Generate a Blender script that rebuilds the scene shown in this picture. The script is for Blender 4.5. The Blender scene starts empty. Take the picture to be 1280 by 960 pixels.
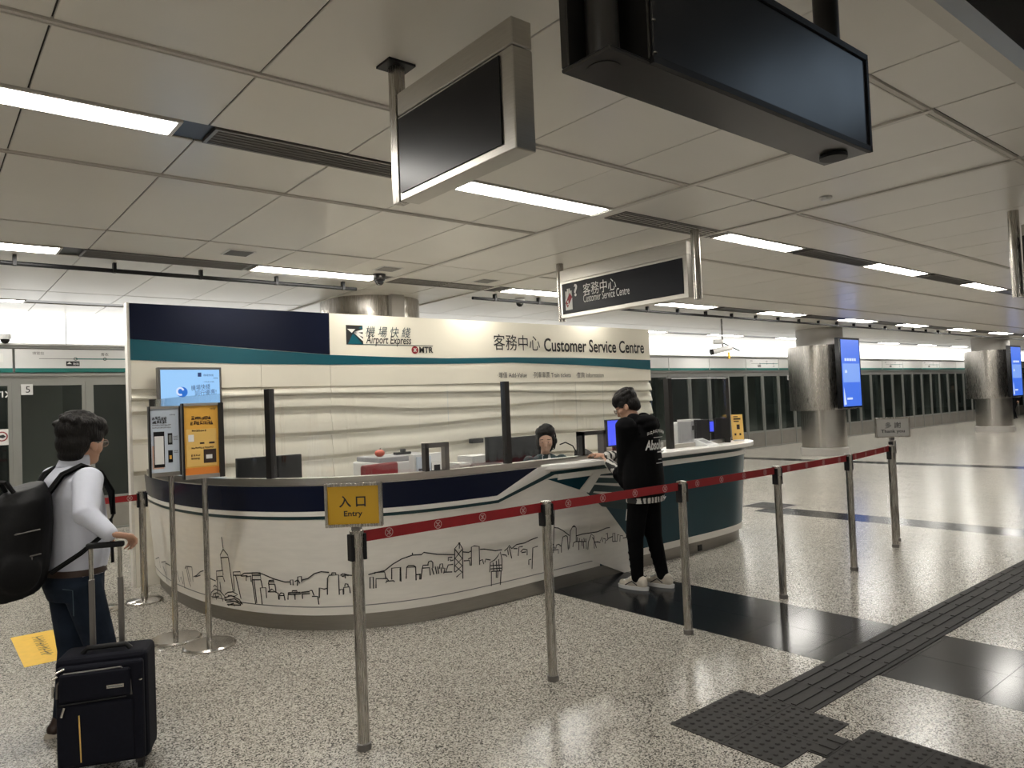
import bpy, bmesh, math, random
import numpy as np
from mathutils import Vector, Matrix
random.seed(7)
S = bpy.context.scene
COL = S.collection
# ------------------------------------------------------------------ camera
YAW, PITCH, ROLL, FPX, CAMH = math.radians(39.48), math.radians(1.616), math.radians(-2.371), 910.8, 1.6
_f = np.array([math.sin(YAW)*math.cos(PITCH), math.cos(YAW)*math.cos(PITCH), math.sin(PITCH)])
_r = np.array([math.cos(YAW), -math.sin(YAW), 0.0]); _u = np.cross(_r, _f)
CR = math.cos(ROLL)*_r + math.sin(ROLL)*_u; CU = -math.sin(ROLL)*_r + math.cos(ROLL)*_u
CP = np.array([0, 0, CAMH])
cam = bpy.data.cameras.new('camera'); cam.sensor_fit = 'HORIZONTAL'; cam.sensor_width = 36.0
cam.lens = FPX/1280*36; cam.clip_start = 0.05; cam.clip_end = 200
camo = bpy.data.objects.new('camera', cam); COL.objects.link(camo)
camo.matrix_world = Matrix(((CR[0], CU[0], -_f[0], 0), (CR[1], CU[1], -_f[1], 0), (CR[2], CU[2], -_f[2], CAMH), (0, 0, 0, 1)))
S.camera = camo
# ------------------------------------------------------------------ world + exposure (an underground hall: almost no sky light)
w = bpy.data.worlds.new('world'); S.world = w; w.use_nodes = True
w.node_tree.nodes['Background'].inputs[0].default_value = (0.9, 0.93, 1, 1)
w.node_tree.nodes['Background'].inputs[1].default_value = 0.02
S.view_settings.view_transform = 'Standard'; S.view_settings.look = 'None'
S.view_settings.gamma = 1.0; S.view_settings.use_curve_mapping = False
S.view_settings.exposure = 0.0
LAMP = 42.0       # ceiling strip lights
FASCIA = 2.2      # lit panels above the platform screen doors
DOWN = 14.0       # square downlights in front of the backdrop wall (W)
CEIL = 3.2

def at(u, v, ax, val):
    """point where the sight line through photo pixel (u,v) meets the plane ax = val"""
    d = _f*FPX + CR*(u-640) - CU*(v-480); i = 'xyz'.index(ax)
    return CP + d*((val-CP[i])/d[i])
def W(u, v, y=7.75): p = at(u, v, 'y', y); return (p[0], p[2])

# ------------------------------------------------------------------ materials
MATS = {}
def nodes(name):
    m = bpy.data.materials.new(name); m.use_nodes = True; MATS[name] = m
    nt = m.node_tree; return m, nt, nt.nodes['Principled BSDF']
def mat(name, col, rough=0.5, metal=0.0, var=0.0, scale=8, bump=0.0, bscale=60, spec=0.5, stretch=None, rvar=0.0, coat=0, sheen=0):
    m, nt, b = nodes(name)
    b.inputs['Base Color'].default_value = (*col, 1); b.inputs['Roughness'].default_value = rough
    b.inputs['Metallic'].default_value = metal; b.inputs['Specular IOR Level'].default_value = spec
    b.inputs['Coat Weight'].default_value = coat; b.inputs['Sheen Weight'].default_value = sheen
    g = nt.nodes.new('ShaderNodeNewGeometry'); src = g.outputs['Position']
    if stretch:
        mp = nt.nodes.new('ShaderNodeMapping'); mp.inputs['Scale'].default_value = stretch
        nt.links.new(src, mp.inputs['Vector']); src = mp.outputs['Vector']
    if var or rvar:
        n = nt.nodes.new('ShaderNodeTexNoise'); n.inputs['Scale'].default_value = scale; n.inputs['Detail'].default_value = 5
        nt.links.new(src, n.inputs['Vector'])
        if var:
            r = nt.nodes.new('ShaderNodeValToRGB'); r.color_ramp.elements[0].position = .3; r.color_ramp.elements[1].position = .7
            r.color_ramp.elements[0].color = (*[c*(1-var) for c in col], 1); r.color_ramp.elements[1].color = (*[min(1, c*(1+var)) for c in col], 1)
            nt.links.new(n.outputs['Fac'], r.inputs['Fac']); nt.links.new(r.outputs['Color'], b.inputs['Base Color'])
        if rvar:
            mr = nt.nodes.new('ShaderNodeMapRange'); mr.inputs['To Min'].default_value = max(.02, rough-rvar); mr.inputs['To Max'].default_value = rough+rvar
            nt.links.new(n.outputs['Fac'], mr.inputs['Value']); nt.links.new(mr.outputs['Result'], b.inputs['Roughness'])
    if bump:
        n2 = nt.nodes.new('ShaderNodeTexNoise'); n2.inputs['Scale'].default_value = bscale; n2.inputs['Detail'].default_value = 3
        nt.links.new(src, n2.inputs['Vector'])
        bp = nt.nodes.new('ShaderNodeBump'); bp.inputs['Strength'].default_value = bump; bp.inputs['Distance'].default_value = .01
        nt.links.new(n2.outputs['Fac'], bp.inputs['Height']); nt.links.new(bp.outputs['Normal'], b.inputs['Normal'])
    return m
def emit(name, col, s, base=(.02, .02, .02)):
    m, nt, b = nodes(name)
    b.inputs['Base Color'].default_value = (*base, 1); b.inputs['Emission Color'].default_value = (*col, 1)
    b.inputs['Emission Strength'].default_value = s; b.inputs['Roughness'].default_value = .3
    return m
def glass(name, tint, refl, rough=0.02, streak=False):
    m, nt, b = nodes(name); nt.nodes.remove(b); out = nt.nodes['Material Output']
    t = nt.nodes.new('ShaderNodeBsdfTransparent'); t.inputs[0].default_value = (*tint, 1)
    gl = nt.nodes.new('ShaderNodeBsdfGlossy'); gl.inputs['Roughness'].default_value = rough; gl.inputs['Color'].default_value = (.9, .95, 1, 1)
    fr = nt.nodes.new('ShaderNodeLayerWeight'); fr.inputs[0].default_value = .5
    pw = nt.nodes.new('ShaderNodeMath'); pw.operation = 'POWER'; pw.inputs[1].default_value = 4.0; nt.links.new(fr.outputs['Facing'], pw.inputs[0])
    mu = nt.nodes.new('ShaderNodeMath'); mu.operation = 'MULTIPLY_ADD'; mu.inputs[1].default_value = .6*refl; mu.inputs[2].default_value = 0.085*refl
    nt.links.new(pw.outputs[0], mu.inputs[0]); mx = nt.nodes.new('ShaderNodeMixShader')
    nt.links.new(mu.outputs[0], mx.inputs[0]); nt.links.new(t.outputs[0], mx.inputs[1]); nt.links.new(gl.outputs[0], mx.inputs[2])
    if streak:   # slightly uneven acrylic: fine vertical ripples
        g = nt.nodes.new('ShaderNodeNewGeometry'); mp = nt.nodes.new('ShaderNodeMapping'); mp.inputs['Scale'].default_value = (14, 14, .5)
        n = nt.nodes.new('ShaderNodeTexNoise'); n.inputs['Scale'].default_value = 1.0; n.inputs['Detail'].default_value = 2
        bp = nt.nodes.new('ShaderNodeBump'); bp.inputs['Strength'].default_value = .6; bp.inputs['Distance'].default_value = .012
        nt.links.new(g.outputs['Position'], mp.inputs[0]); nt.links.new(mp.outputs[0], n.inputs['Vector']); nt.links.new(n.outputs['Fac'], bp.inputs['Height'])
        nt.links.new(bp.outputs[0], gl.inputs['Normal'])
    nt.links.new(mx.outputs[0], out.inputs[0]); return m
def granite(name, stops, scale, rough, spec=.28):
    m, nt, b = nodes(name)
    g = nt.nodes.new('ShaderNodeNewGeometry')
    v = nt.nodes.new('ShaderNodeTexVoronoi'); v.inputs['Scale'].default_value = scale
    n = nt.nodes.new('ShaderNodeTexNoise'); n.inputs['Scale'].default_value = scale*1.1; n.inputs['Detail'].default_value = 3
    big = nt.nodes.new('ShaderNodeTexNoise'); big.inputs['Scale'].default_value = 1.1; big.inputs['Detail'].default_value = 2
    for q in (v, n, big): nt.links.new(g.outputs['Position'], q.inputs['Vector'])
    sx = nt.nodes.new('ShaderNodeSeparateColor'); nt.links.new(v.outputs['Color'], sx.inputs[0])
    ad = nt.nodes.new('ShaderNodeMath'); ad.operation = 'MULTIPLY_ADD'; ad.inputs[1].default_value = .6
    nt.links.new(sx.outputs[0], ad.inputs[0])
    n2 = nt.nodes.new('ShaderNodeMath'); n2.operation = 'MULTIPLY'; n2.inputs[1].default_value = .4; nt.links.new(n.outputs['Fac'], n2.inputs[0])
    nt.links.new(n2.outputs[0], ad.inputs[2])
    r = nt.nodes.new('ShaderNodeValToRGB'); r.color_ramp.interpolation = 'LINEAR'
    e = r.color_ramp.elements
    e[0].position, e[0].color = stops[0][0], (*stops[0][1], 1); e[1].position, e[1].color = stops[-1][0], (*stops[-1][1], 1)
    for p, c in stops[1:-1]:
        k = e.new(p); k.color = (*c, 1)
    nt.links.new(ad.outputs[0], r.inputs['Fac'])
    hv = nt.nodes.new('ShaderNodeHueSaturation'); mr = nt.nodes.new('ShaderNodeMapRange'); mr.inputs['To Min'].default_value = .88; mr.inputs['To Max'].default_value = 1.1
    nt.links.new(big.outputs['Fac'], mr.inputs['Value']); nt.links.new(mr.outputs[0], hv.inputs['Value']); nt.links.new(r.outputs[0], hv.inputs['Color'])
    nt.links.new(hv.outputs[0], b.inputs['Base Color']); b.inputs['Roughness'].default_value = rough
    b.inputs['Specular IOR Level'].default_value = spec
    return m
M = {}
M['granite'] = granite('granite', [(.19, (.012, .011, .010)), (.33, (.13, .121, .105)), (.47, (.40, .371, .320)), (.72, (.60, .565, .50))], 165, .21)
M['black_stone'] = granite('black_stone', [(.1, (.007, .008, .009)), (.9, (.017, .018, .020))], 140, .16, .14)
M['grey_stone'] = granite('grey_stone', [(.1, (.035, .035, .035)), (.9, (.07, .07, .07))], 140, .2)
M['grout'] = mat('grout', (.16, .15, .135), .8)
M['tactile'] = mat('tactile', (.040, .038, .036), .65, var=.1, scale=30, spec=.2)
M['ceilpanel'] = mat('ceilpanel', (.70, .675, .625), .30, var=.05, scale=.7, spec=.5, rvar=.05)
M['ceildark'] = mat('ceildark', (.035, .033, .03), .7)
M['ceiltrim'] = mat('ceiltrim', (.58, .555, .51), .4)
M['steel'] = mat('steel', (.43, .405, .37), .27, 1.0, var=.06, scale=5, rvar=.07, stretch=(40, 40, 1.2))
M['steelh'] = mat('steelh', (.52, .5, .46), .32, 1.0, var=.06, scale=4, rvar=.06, stretch=(2, 2, 60))
M['kick'] = mat('kick', (.30, .28, .25), .38, .9, var=.08, scale=4, stretch=(2, 2, 60))
M['chrome'] = mat('chrome', (.6, .58, .55), .2, 1.0, rvar=.05, scale=10)
M['darkmetal'] = mat('darkmetal', (.06, .057, .055), .35, .9)
M['greymetal'] = mat('greymetal', (.2, .19, .18), .4, .8)
M['black'] = mat('black', (.008, .008, .009), .5, spec=.3)
M['blackgloss'] = mat('blackgloss', (.008, .008, .009), .12)
M['blackbox'] = mat('blackbox', (.014, .013, .012), .3, var=.1, scale=3, rvar=.06)
M['screenoff'] = mat('screenoff', (.007, .007, .009), .28, spec=.22)
M['cream'] = mat('cream', (.86, .83, .735), .35, var=.015, scale=2)
M['whitepaint'] = mat('whitepaint', (.78, .75, .69), .33, var=.04, scale=6, stretch=(1, 1, 6), rvar=.04)
M['ledge'] = mat('ledge', (.86, .84, .79), .25)
M['navy'] = mat('navy', (.006, .009, .026), .25, spec=.2)
M['teal'] = mat('teal', (.005, .095, .135), .3)
M['tealdark'] = mat('tealdark', (.005, .042, .060), .3, var=.08, scale=3, spec=.3)
M['stripe'] = mat('stripe', (.005, .035, .04), .35)
M['ink'] = mat('ink', (.012, .012, .014), .5)
M['inkblue'] = mat('inkblue', (.03, .06, .08), .5)
M['inkgrey'] = mat('inkgrey', (.18, .18, .18), .6)
M['whiteink'] = mat('whiteink', (.8, .8, .78), .5)
M['signgrey'] = mat('signgrey', (.5, .49, .46), .5)
M['beltink'] = mat('beltink', (.60, .40, .38), .6)
M['paper'] = mat('paper', (.75, .74, .72), .7)
M['red'] = mat('red', (.30, .006, .010), .6, var=.08, scale=20)
M['redlogo'] = mat('redlogo', (.28, .008, .02), .5)
M['yellow'] = mat('yellow', (.62, .36, .015), .45)
M['stickeryellow'] = mat('stickeryellow', (.85, .52, .04), .5, var=.05, scale=20)
M['orange'] = mat('orange', (.75, .40, .06), .5, var=.1, scale=5)
M['orange2'] = mat('orange2', (.78, .50, .14), .5)
M['orange3'] = mat('orange3', (.70, .22, .03), .5)
M['posterblue'] = mat('posterblue', (.52, .58, .66), .5, var=.05, scale=4)
M['skin'] = mat('skin', (.52, .30, .205), .5, var=.05, scale=30)
M['skin2'] = mat('skin2', (.60, .38, .28), .5, var=.05, scale=30)
M['hair'] = mat('hair', (.008, .0065, .006), .55, var=.3, scale=60, bump=.8, bscale=110, stretch=(1, 1, .3), spec=.25)
M['shirt'] = mat('shirt', (.56, .58, .66), .75, var=.02, scale=10, bump=.25, bscale=14)
M['denim'] = mat('denim', (.014, .021, .034), .9, spec=.15, var=.25, scale=14, bump=.2, bscale=25)
M['hoodie'] = mat('hoodie', (.0035, .0035, .004), .9, spec=.12, bump=.3, bscale=12)
M['trouser'] = mat('trouser', (.003, .003, .0035), .9, spec=.12, bump=.3, bscale=14)
M['nylon'] = mat('nylon', (.004, .004, .0045), .6, spec=.2, bump=.3, bscale=18)
M['webbing'] = mat('webbing', (.005, .005, .0055), .8, spec=.2)
M['uniform'] = mat('uniform', (.02, .05, .055), .7)
M['casefabric'] = mat('casefabric', (.005, .0055, .011), .75, spec=.18, var=.15, scale=80, bump=.15, bscale=250)
M['shoe'] = mat('shoe', (.55, .50, .42), .6, var=.12, scale=25)
M['brown'] = mat('brown', (.035, .018, .012), .5)
M['redchair'] = mat('redchair', (.22, .015, .02), .6)
M['plaid'], _nt, _b = nodes('plaid'); _b.inputs['Roughness'].default_value = .85
_g = _nt.nodes.new('ShaderNodeNewGeometry'); _w = _nt.nodes.new('ShaderNodeTexWave'); _w.inputs['Scale'].default_value = 9; _w.inputs['Distortion'].default_value = 3; _w.inputs['Detail Scale'].default_value = 2
_c = _nt.nodes.new('ShaderNodeValToRGB'); _c.color_ramp.interpolation = 'CONSTANT'; _c.color_ramp.elements[0].color = (.02, .02, .02, 1); _c.color_ramp.elements[1].position = .42; _c.color_ramp.elements[1].color = (.55, .53, .49, 1)
_nt.links.new(_g.outputs['Position'], _w.inputs['Vector']); _nt.links.new(_w.outputs['Fac'], _c.inputs['Fac']); _nt.links.new(_c.outputs[0], _b.inputs['Base Color'])
M['whiteplastic'] = mat('whiteplastic', (.7, .7, .69), .35)
M['greyplastic'] = mat('greyplastic', (.35, .35, .36), .45)
M['psdframe'] = mat('psdframe', (.33, .335, .32), .35, .75, rvar=.05, scale=3)
M['psdkick'] = mat('psdkick', (.30, .285, .26), .4, .6, var=.06, scale=4)
M['psdwhite'] = mat('psdwhite', (.68, .68, .67), .4)
M['psdgreen'] = mat('psdgreen', (.015, .16, .14), .4)
M['tunnel'] = mat('tunnel', (.09, .095, .09), .8, var=.4, scale=.6)
M['tunnel2'] = mat('tunnel2', (.2, .21, .2), .6)
M['concrete'] = mat('concrete', (.42, .40, .37), .6, var=.05, scale=3)
M['backwall'] = mat('backwall', (.45, .44, .41), .5)
M['lamp'] = emit('lamp', (1.0, .965, .90), LAMP)
M['litpanel'] = emit('litpanel', (1.0, .99, .95), FASCIA)
M['coolpanel'] = emit('coolpanel', (.62, .8, 1.0), 1.7)
M['tunfill'] = emit('tunfill', (.9, 1, .92), 45.0)  # fill lamps added out of sight in the track tunnel
M['tv'] = emit('tv', (.33, .62, 1.0), .95)
M['tvlow'] = emit('tvlow', (.22, .50, .95), .95)
M['bluescreen'] = emit('bluescreen', (.07, .10, .95), 1.3)
M['adblue'] = emit('adblue', (.05, .17, .80), 1.0)
M['adpale'] = emit('adpale', (.20, .36, .85), 1.05)
M['adwhite'] = emit('adwhite', (.65, .75, 1), 1.0)
M['tvink'] = emit('tvink', (.01, .04, .16), .6, (.02, .03, .08))
M['tvblue'] = emit('tvblue', (.01, .12, .55), .8, (.02, .1, .3))
M['acrylic'] = glass('acrylic', (.965, .97, .97), 1.0, .04, True)
M['psdglass'] = glass('psdglass', (.76, .79, .77), .4, .02)
M['lens'] = glass('lens', (.85, .87, .9), 1.5)

# ------------------------------------------------------------------ mesh helpers
ORG = {}
class MB:
    def __init__(s): s.v = []; s.f = []
    def add(s, vs, fs):
        n = len(s.v); s.v += [tuple(map(float, p)) for p in vs]; s.f += [tuple(i+n for i in f) for f in fs]; return s
    def box(s, x0, x1, y0, y1, z0, z1):
        return s.add([(x, y, z) for z in (z0, z1) for y in (y0, y1) for x in (x0, x1)],
                     [(0, 2, 3, 1), (4, 5, 7, 6), (0, 1, 5, 4), (1, 3, 7, 5), (3, 2, 6, 7), (2, 0, 4, 6)])
    def obox(s, o, ex, ey, ez):
        """box with corner o and edge vectors"""
        o, ex, ey, ez = map(np.array, (o, ex, ey, ez))
        return s.add([o+a*ex+b*ey+c*ez for c in (0, 1) for b in (0, 1) for a in (0, 1)],
                     [(0, 2, 3, 1), (4, 5, 7, 6), (0, 1, 5, 4), (1, 3, 7, 5), (3, 2, 6, 7), (2, 0, 4, 6)])
    def lathe(s, c, prof, n=32, close=True):
        """prof = [(r,z)] around vertical axis through c"""
        vs = [(c[0]+r*math.cos(2*math.pi*k/n), c[1]+r*math.sin(2*math.pi*k/n), c[2]+z) for r, z in prof for k in range(n)]
        m = len(prof); fs = [(i*n+k, i*n+(k+1) % n, (i+1)*n+(k+1) % n, (i+1)*n+k) for i in range(m-1) for k in range(n)]
        if close: fs += [tuple(range(n))[::-1], tuple((m-1)*n+k for k in range(n))]
        return s.add(vs, fs)
    def tube(s, pts, r, n=10, caps=True):
        pts = [np.array(p, float) for p in pts]; m = len(pts); rs = r if isinstance(r, (list, tuple)) else [r]*m
        vs = []; up = None
        for i, p in enumerate(pts):
            t = pts[min(i+1, m-1)]-pts[max(i-1, 0)]; t = t/(np.linalg.norm(t)+1e-9)
            if up is None:
                up = np.array([0, 0, 1.]) if abs(t[2]) < .9 else np.array([1., 0, 0])
            a = np.cross(t, up); a /= np.linalg.norm(a); b = np.cross(a, t); up = b
            for k in range(n):
                q = 2*math.pi*k/n; vs.append(p+rs[i]*(math.cos(q)*a+math.sin(q)*b))
        fs = [(i*n+k, i*n+(k+1) % n, (i+1)*n+(k+1) % n, (i+1)*n+k) for i in range(m-1) for k in range(n)]
        if caps: fs += [tuple(range(n))[::-1], tuple((m-1)*n+k for k in range(n))]
        return s.add(vs, fs)
    def loft(s, secs, n=20):
        """secs = [(centre, a_vec, b_vec)] elliptical sections, capped"""
        vs = []
        for c, a, b in secs:
            c, a, b = map(np.array, (c, a, b))
            vs += [c+math.cos(2*math.pi*k/n)*a+math.sin(2*math.pi*k/n)*b for k in range(n)]
        m = len(secs); fs = [(i*n+k, i*n+(k+1) % n, (i+1)*n+(k+1) % n, (i+1)*n+k) for i in range(m-1) for k in range(n)]
        fs += [tuple(range(n))[::-1], tuple((m-1)*n+k for k in range(n))]
        return s.add(vs, fs)
    def cap(s, p0, p1, r0, r1, n=16):
        """tapered capsule"""
        p0, p1 = np.array(p0, float), np.array(p1, float); t = p1-p0; L = np.linalg.norm(t); t = t/(L+1e-9)
        h = np.array([0, 0, 1.]) if abs(t[2]) < .9 else np.array([1., 0, 0]); a = np.cross(t, h); a /= np.linalg.norm(a); b = np.cross(t, a)
        secs = []
        for q in (-80, -50, -20): qr = math.radians(q); secs.append((p0+t*r0*math.sin(qr), a*r0*math.cos(qr), b*r0*math.cos(qr)))
        for q in (20, 50, 80): qr = math.radians(q); secs.append((p1+t*r1*math.sin(qr), a*r1*math.cos(qr), b*r1*math.cos(qr)))
        return s.loft(secs, n)
    def ell(s, c, r, rot=None, n=20, m=12):
        R = rot if rot is not None else Matrix.Identity(3)
        secs = []
        for i in range(1, m):
            q = -math.pi/2+math.pi*i/m
            secs.append((Vector(c)+R@Vector((0, 0, r[2]*math.sin(q))), R@Vector((r[0]*math.cos(q), 0, 0)), R@Vector((0, r[1]*math.cos(q), 0))))
        return s.loft(secs, n)
    def poly(s, pts3, n, t):
        """extrude planar polygon pts3 along -n by t"""
        pts3 = [np.array(p, float) for p in pts3]; n = np.array(n, float); k = len(pts3)
        return s.add(pts3+[p-n*t for p in pts3], [tuple(range(k)), tuple(range(2*k-1, k-1, -1))]+[(i, i+k, (i+1) % k+k, (i+1) % k) for i in range(k)])
    def ribbon(s, pts3, w, nrm):
        """flat stroke of width w along pts3, lying in the plane with normal nrm"""
        P = [np.array(p, float) for p in pts3]; vs = []
        for i, p in enumerate(P):
            nn = np.array(nrm[i] if isinstance(nrm, list) else nrm, float)
            t = P[min(i+1, len(P)-1)]-P[max(i-1, 0)]; t /= (np.linalg.norm(t)+1e-9); sd = np.cross(nn, t); sd /= (np.linalg.norm(sd)+1e-9)
            vs += [p+sd*w/2, p-sd*w/2]
        return s.add(vs, [(2*i, 2*i+1, 2*i+3, 2*i+2) for i in range(len(P)-1)])
    def build(s, name, m, parent=None, org=None, smooth=False, bevel=0, segs=2):
        base = np.array(ORG.get(parent.name, (0, 0, 0)) if parent else (org or (0, 0, 0)), float)
        me = bpy.data.meshes.new(name); me.from_pydata([tuple(np.array(p)-base) for p in s.v], [], s.f)
        me.materials.append(M[m] if isinstance(m, str) else m)
        bm = bmesh.new(); bm.from_mesh(me); bmesh.ops.recalc_face_normals(bm, faces=bm.faces)
        if bevel:
            bmesh.ops.bevel(bm, geom=[e for e in bm.edges if len(e.link_faces) == 2 and e.calc_face_angle(0) > .6], offset=bevel, segments=segs, profile=.6, affect='EDGES', clamp_overlap=True)
        bm.to_mesh(me); bm.free()
        if smooth:
            me.polygons.foreach_set('use_smooth', [True]*len(me.polygons)); me.set_sharp_from_angle(angle=math.radians(40))
        o = bpy.data.objects.new(name, me); COL.objects.link(o); ORG[o.name] = base
        if parent: o.parent = parent
        else: o.location = base
        return o
def tag(o, label, cat, group=None, kind=None):
    if label: o['label'] = label
    if cat: o['category'] = cat
    if group: o['group'] = group
    if kind: o['kind'] = kind
    return o
def thing(name, label, cat, loc=(0, 0, 0), rz=0, group=None, local=False):
    o = bpy.data.objects.new(name, None); COL.objects.link(o); o.location = loc; o.rotation_euler = (0, 0, rz); o.empty_display_size = .1
    ORG[o.name] = np.zeros(3) if local else np.array(loc, float)
    return tag(o, label, cat, group)
def share(src, parent, delta, name=None):
    """another piece with the same mesh, moved by delta"""
    c = src.copy(); COL.objects.link(c); c.parent = parent; c.location = Vector(src.location)+Vector(delta); ORG[c.name] = ORG.get(src.name, np.zeros(3)); return c
def dup(o, loc, label, rz=None, parent=None):
    c = o.copy(); COL.objects.link(c)
    if parent: c.parent = parent
    else:
        c.location = loc; c['label'] = label
        if rz is not None: c.rotation_euler = (0, 0, rz)
    ORG[c.name] = ORG.get(o.name)
    for ch in o.children: dup(ch, None, None, None, c)
    return c
def text(s, parent, o, ex, ey, m, w=None, h=None, name='lettering', shear=0, off=.0015, bold=0, fitboth=True, warp=None):
    cu = bpy.data.curves.new('t', 'FONT'); cu.body = s; cu.size = 1; cu.shear = shear; cu.resolution_u = 3; cu.offset = bold
    ob = bpy.data.objects.new('t', cu); COL.objects.link(ob); bpy.context.view_layer.update()
    me = bpy.data.meshes.new_from_object(ob.evaluated_get(bpy.context.evaluated_depsgraph_get()))
    bpy.data.objects.remove(ob); bpy.data.curves.remove(cu)
    V = np.array([v.co[:2] for v in me.vertices]) if len(me.vertices) else np.zeros((1, 2))
    lo, hi = V.min(0), V.max(0); sz = np.maximum(hi-lo, 1e-6)
    if w and h: sc = np.array([w/sz[0], h/sz[1]])
    elif w: sc = np.array([w/sz[0]]*2)
    else: sc = np.array([h/sz[1]]*2)
    o, ex, ey = np.array(o, float), np.array(ex, float), np.array(ey, float); nz = np.cross(ex, ey)
    base = ORG.get(parent.name, np.zeros(3)) if parent else np.zeros(3)
    for v in me.vertices:
        uv = (np.array(v.co[:2])-lo)*sc
        v.co = (warp(uv) if warp else o+ex*uv[0]+ey*uv[1]+nz*off)-base
    me.materials.clear(); me.materials.append(M[m])
    ob = bpy.data.objects.new(name, me); COL.objects.link(ob); ob.parent = parent; ORG[ob.name] = base
    return ob
def remesh(mb, name, m, parent, voxel=.008, smooth=6, fac=.5):
    """fuse overlapping volumes into one continuous smooth skin"""
    o = mb.build(name, m, parent); par = o.parent; o.parent = None
    r = o.modifiers.new('r', 'REMESH'); r.mode = 'VOXEL'; r.voxel_size = voxel; r.use_smooth_shade = True
    k = o.modifiers.new('s', 'SMOOTH'); k.factor = fac; k.iterations = smooth
    bpy.context.view_layer.update()
    me = bpy.data.meshes.new_from_object(o.evaluated_get(bpy.context.evaluated_depsgraph_get()))
    o.modifiers.clear(); old = o.data; o.data = me; bpy.data.meshes.remove(old); o.parent = par
    me.polygons.foreach_set('use_smooth', [True]*len(me.polygons))
    return o
ORD = ['first', 'second', 'third', 'fourth', 'fifth', 'sixth', 'seventh', 'eighth', 'ninth', 'tenth', 'eleventh', 'twelfth', 'thirteenth', 'fourteenth', 'fifteenth']
EX, EY, EZ = np.eye(3)
def roundel(mb, c, ex, ey, r, w, ring=True):
    """circular railway emblem drawn as flat strokes"""
    c, ex, ey = map(lambda q: np.array(q, float), (c, ex, ey)); n = np.cross(ex, ey)
    P = lambda a, b: c+ex*a*r+ey*b*r
    if ring: mb.ribbon([P(math.cos(t), math.sin(t)) for t in np.linspace(0, 2*math.pi, 25)], w, n)
    mb.ribbon([P(0, .62), P(0, -.62)], w, n)
    for sg in (1, -1):
        mb.ribbon([P(.5*math.cos(t), sg*.62-sg*.5*math.sin(t)) for t in np.linspace(0, math.pi, 10)], w, n)

# ================================================================== THE HALL
X0, X1, YB, YF = -9.0, 62.0, -9.0, 12.45
T = .475                                            # granite tile pitch
floor = tag(MB().box(X0, X1, YB, YF, -.3, -.004).build('floor', 'grout'), 'polished speckled granite floor of the station hall', 'floor', kind='structure')
gx0, gy0 = 4.16, 1.433
def tilemat(xc, yc):
    if 4.16 < xc < 5.11 and yc < 4.8: return 'black_stone'
    if 9.0 < xc < 9.4 and -4 < yc < 5.9: return 'black_stone'
    if 15.9 < xc < 16.3: return 'black_stone'
    return 'granite'
tmesh = {}
cells = []
for i in range(-28, 122):
    for j in range(-22, 24):
        x, y = gx0+i*T, gy0+j*T
        if x < X0 or x+T > X1 or y < YB or y+T > YF: continue
        c = np.array([x+T/2, y+T/2, -CAMH]); z = c@_f
        vis = False
        if z > .3:
            u, v = FPX*(c@CR)/z, -FPX*(c@CU)/z
            vis = -700 < u < 700 and v < 540
        cells.append((z if vis else 1e3+abs(x)+abs(y), x, y))
cells.sort()
far = {}
for k, (z, x, y) in enumerate(cells):
    mt = tilemat(x+T/2, y+T/2)
    if k < 300:
        if mt not in tmesh:
            tmesh[mt] = MB().box(-T/2+.0012, T/2-.0012, -T/2+.0012, T/2-.0012, -.02, 0).build('floor_tile', mt, floor)
            o = tmesh[mt]
        else:
            o = tmesh[mt].copy(); COL.objects.link(o)
        o.location = (x+T/2, y+T/2, 0)
    else:
        far.setdefault(mt, MB()).box(x+.0012, x+T-.0012, y+.0012, y+T-.0012, -.02, 0)
for mt, mb in far.items(): tag(mb.build('distant_floor_tiles', mt, floor), None, None, kind='stuff')

# tactile guide path ------------------------------------------------
def tactile_bars():
    mb = MB().box(0, .298, 0, .298, 0, .004)
    for k in range(4):
        y = .04+k*.073
        mb.box(.012, .286, y-.014, y+.014, .004, .009)
    return mb
def tactile_dots():
    mb = MB().box(0, .298, 0, .298, 0, .004)
    for a in range(6):
        for b in range(6):
            mb.lathe((.026+a*.049, .026+b*.049, .004), [(.013, 0), (.008, .005)], 8)
    return mb
tp = thing('tactile_path', 'dark grey ribbed tactile guide path running across the granite floor to the right', 'tactile paving', (3.45, 1.93, 0))
t0 = tactile_bars().build('ribbed_tile', 'tactile'); t0.parent = tp
for k in range(1, 60):
    c = share(t0, tp, (k*.3, 0, 0))
td = thing('tactile_pad', 'square of dark grey dotted tactile tiles at the near end of the guide path', 'tactile paving', (2.85, 1.75, 0))
d0 = tactile_dots().build('dotted_tile', 'tactile'); d0.parent = td
for a, b in ((1, 0), (0, 1), (1, 1)): share(d0, td, (a*.3, b*.3, 0))
te = thing('tactile_pad', 'dotted tactile tiles cut off by the bottom edge of the photo', 'tactile paving', (2.86, .76, 0))
for a in range(2):
    for b in range(3): c = share(d0, te, (a*.3, b*.3, 0))
mb = MB().box(3.06, 3.29, 1.66, 1.75, 0, .004)
for k in range(3): mb.box(3.07+k*.075, 3.12+k*.075, 1.668, 1.742, .004, .009)
tag(mb.build('tactile_link', 'tactile', org=(3.17, 1.7, 0)), 'narrow ribbed tactile strip joining the two dotted pads', 'tactile paving')
# drain grate
dg = thing('drain_grate', 'square metal floor drain grate beyond the right end of the counter', 'grate', (9.45, 5.8, 0))
MB().box(9.2, 9.75, 5.5, 6.1, 0, .003).build('frame', 'greymetal', dg)
for k in range(9): MB().box(9.22+k*.058, 9.25+k*.058, 5.53, 6.07, .003, .006).build('bar', 'black', dg)
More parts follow.
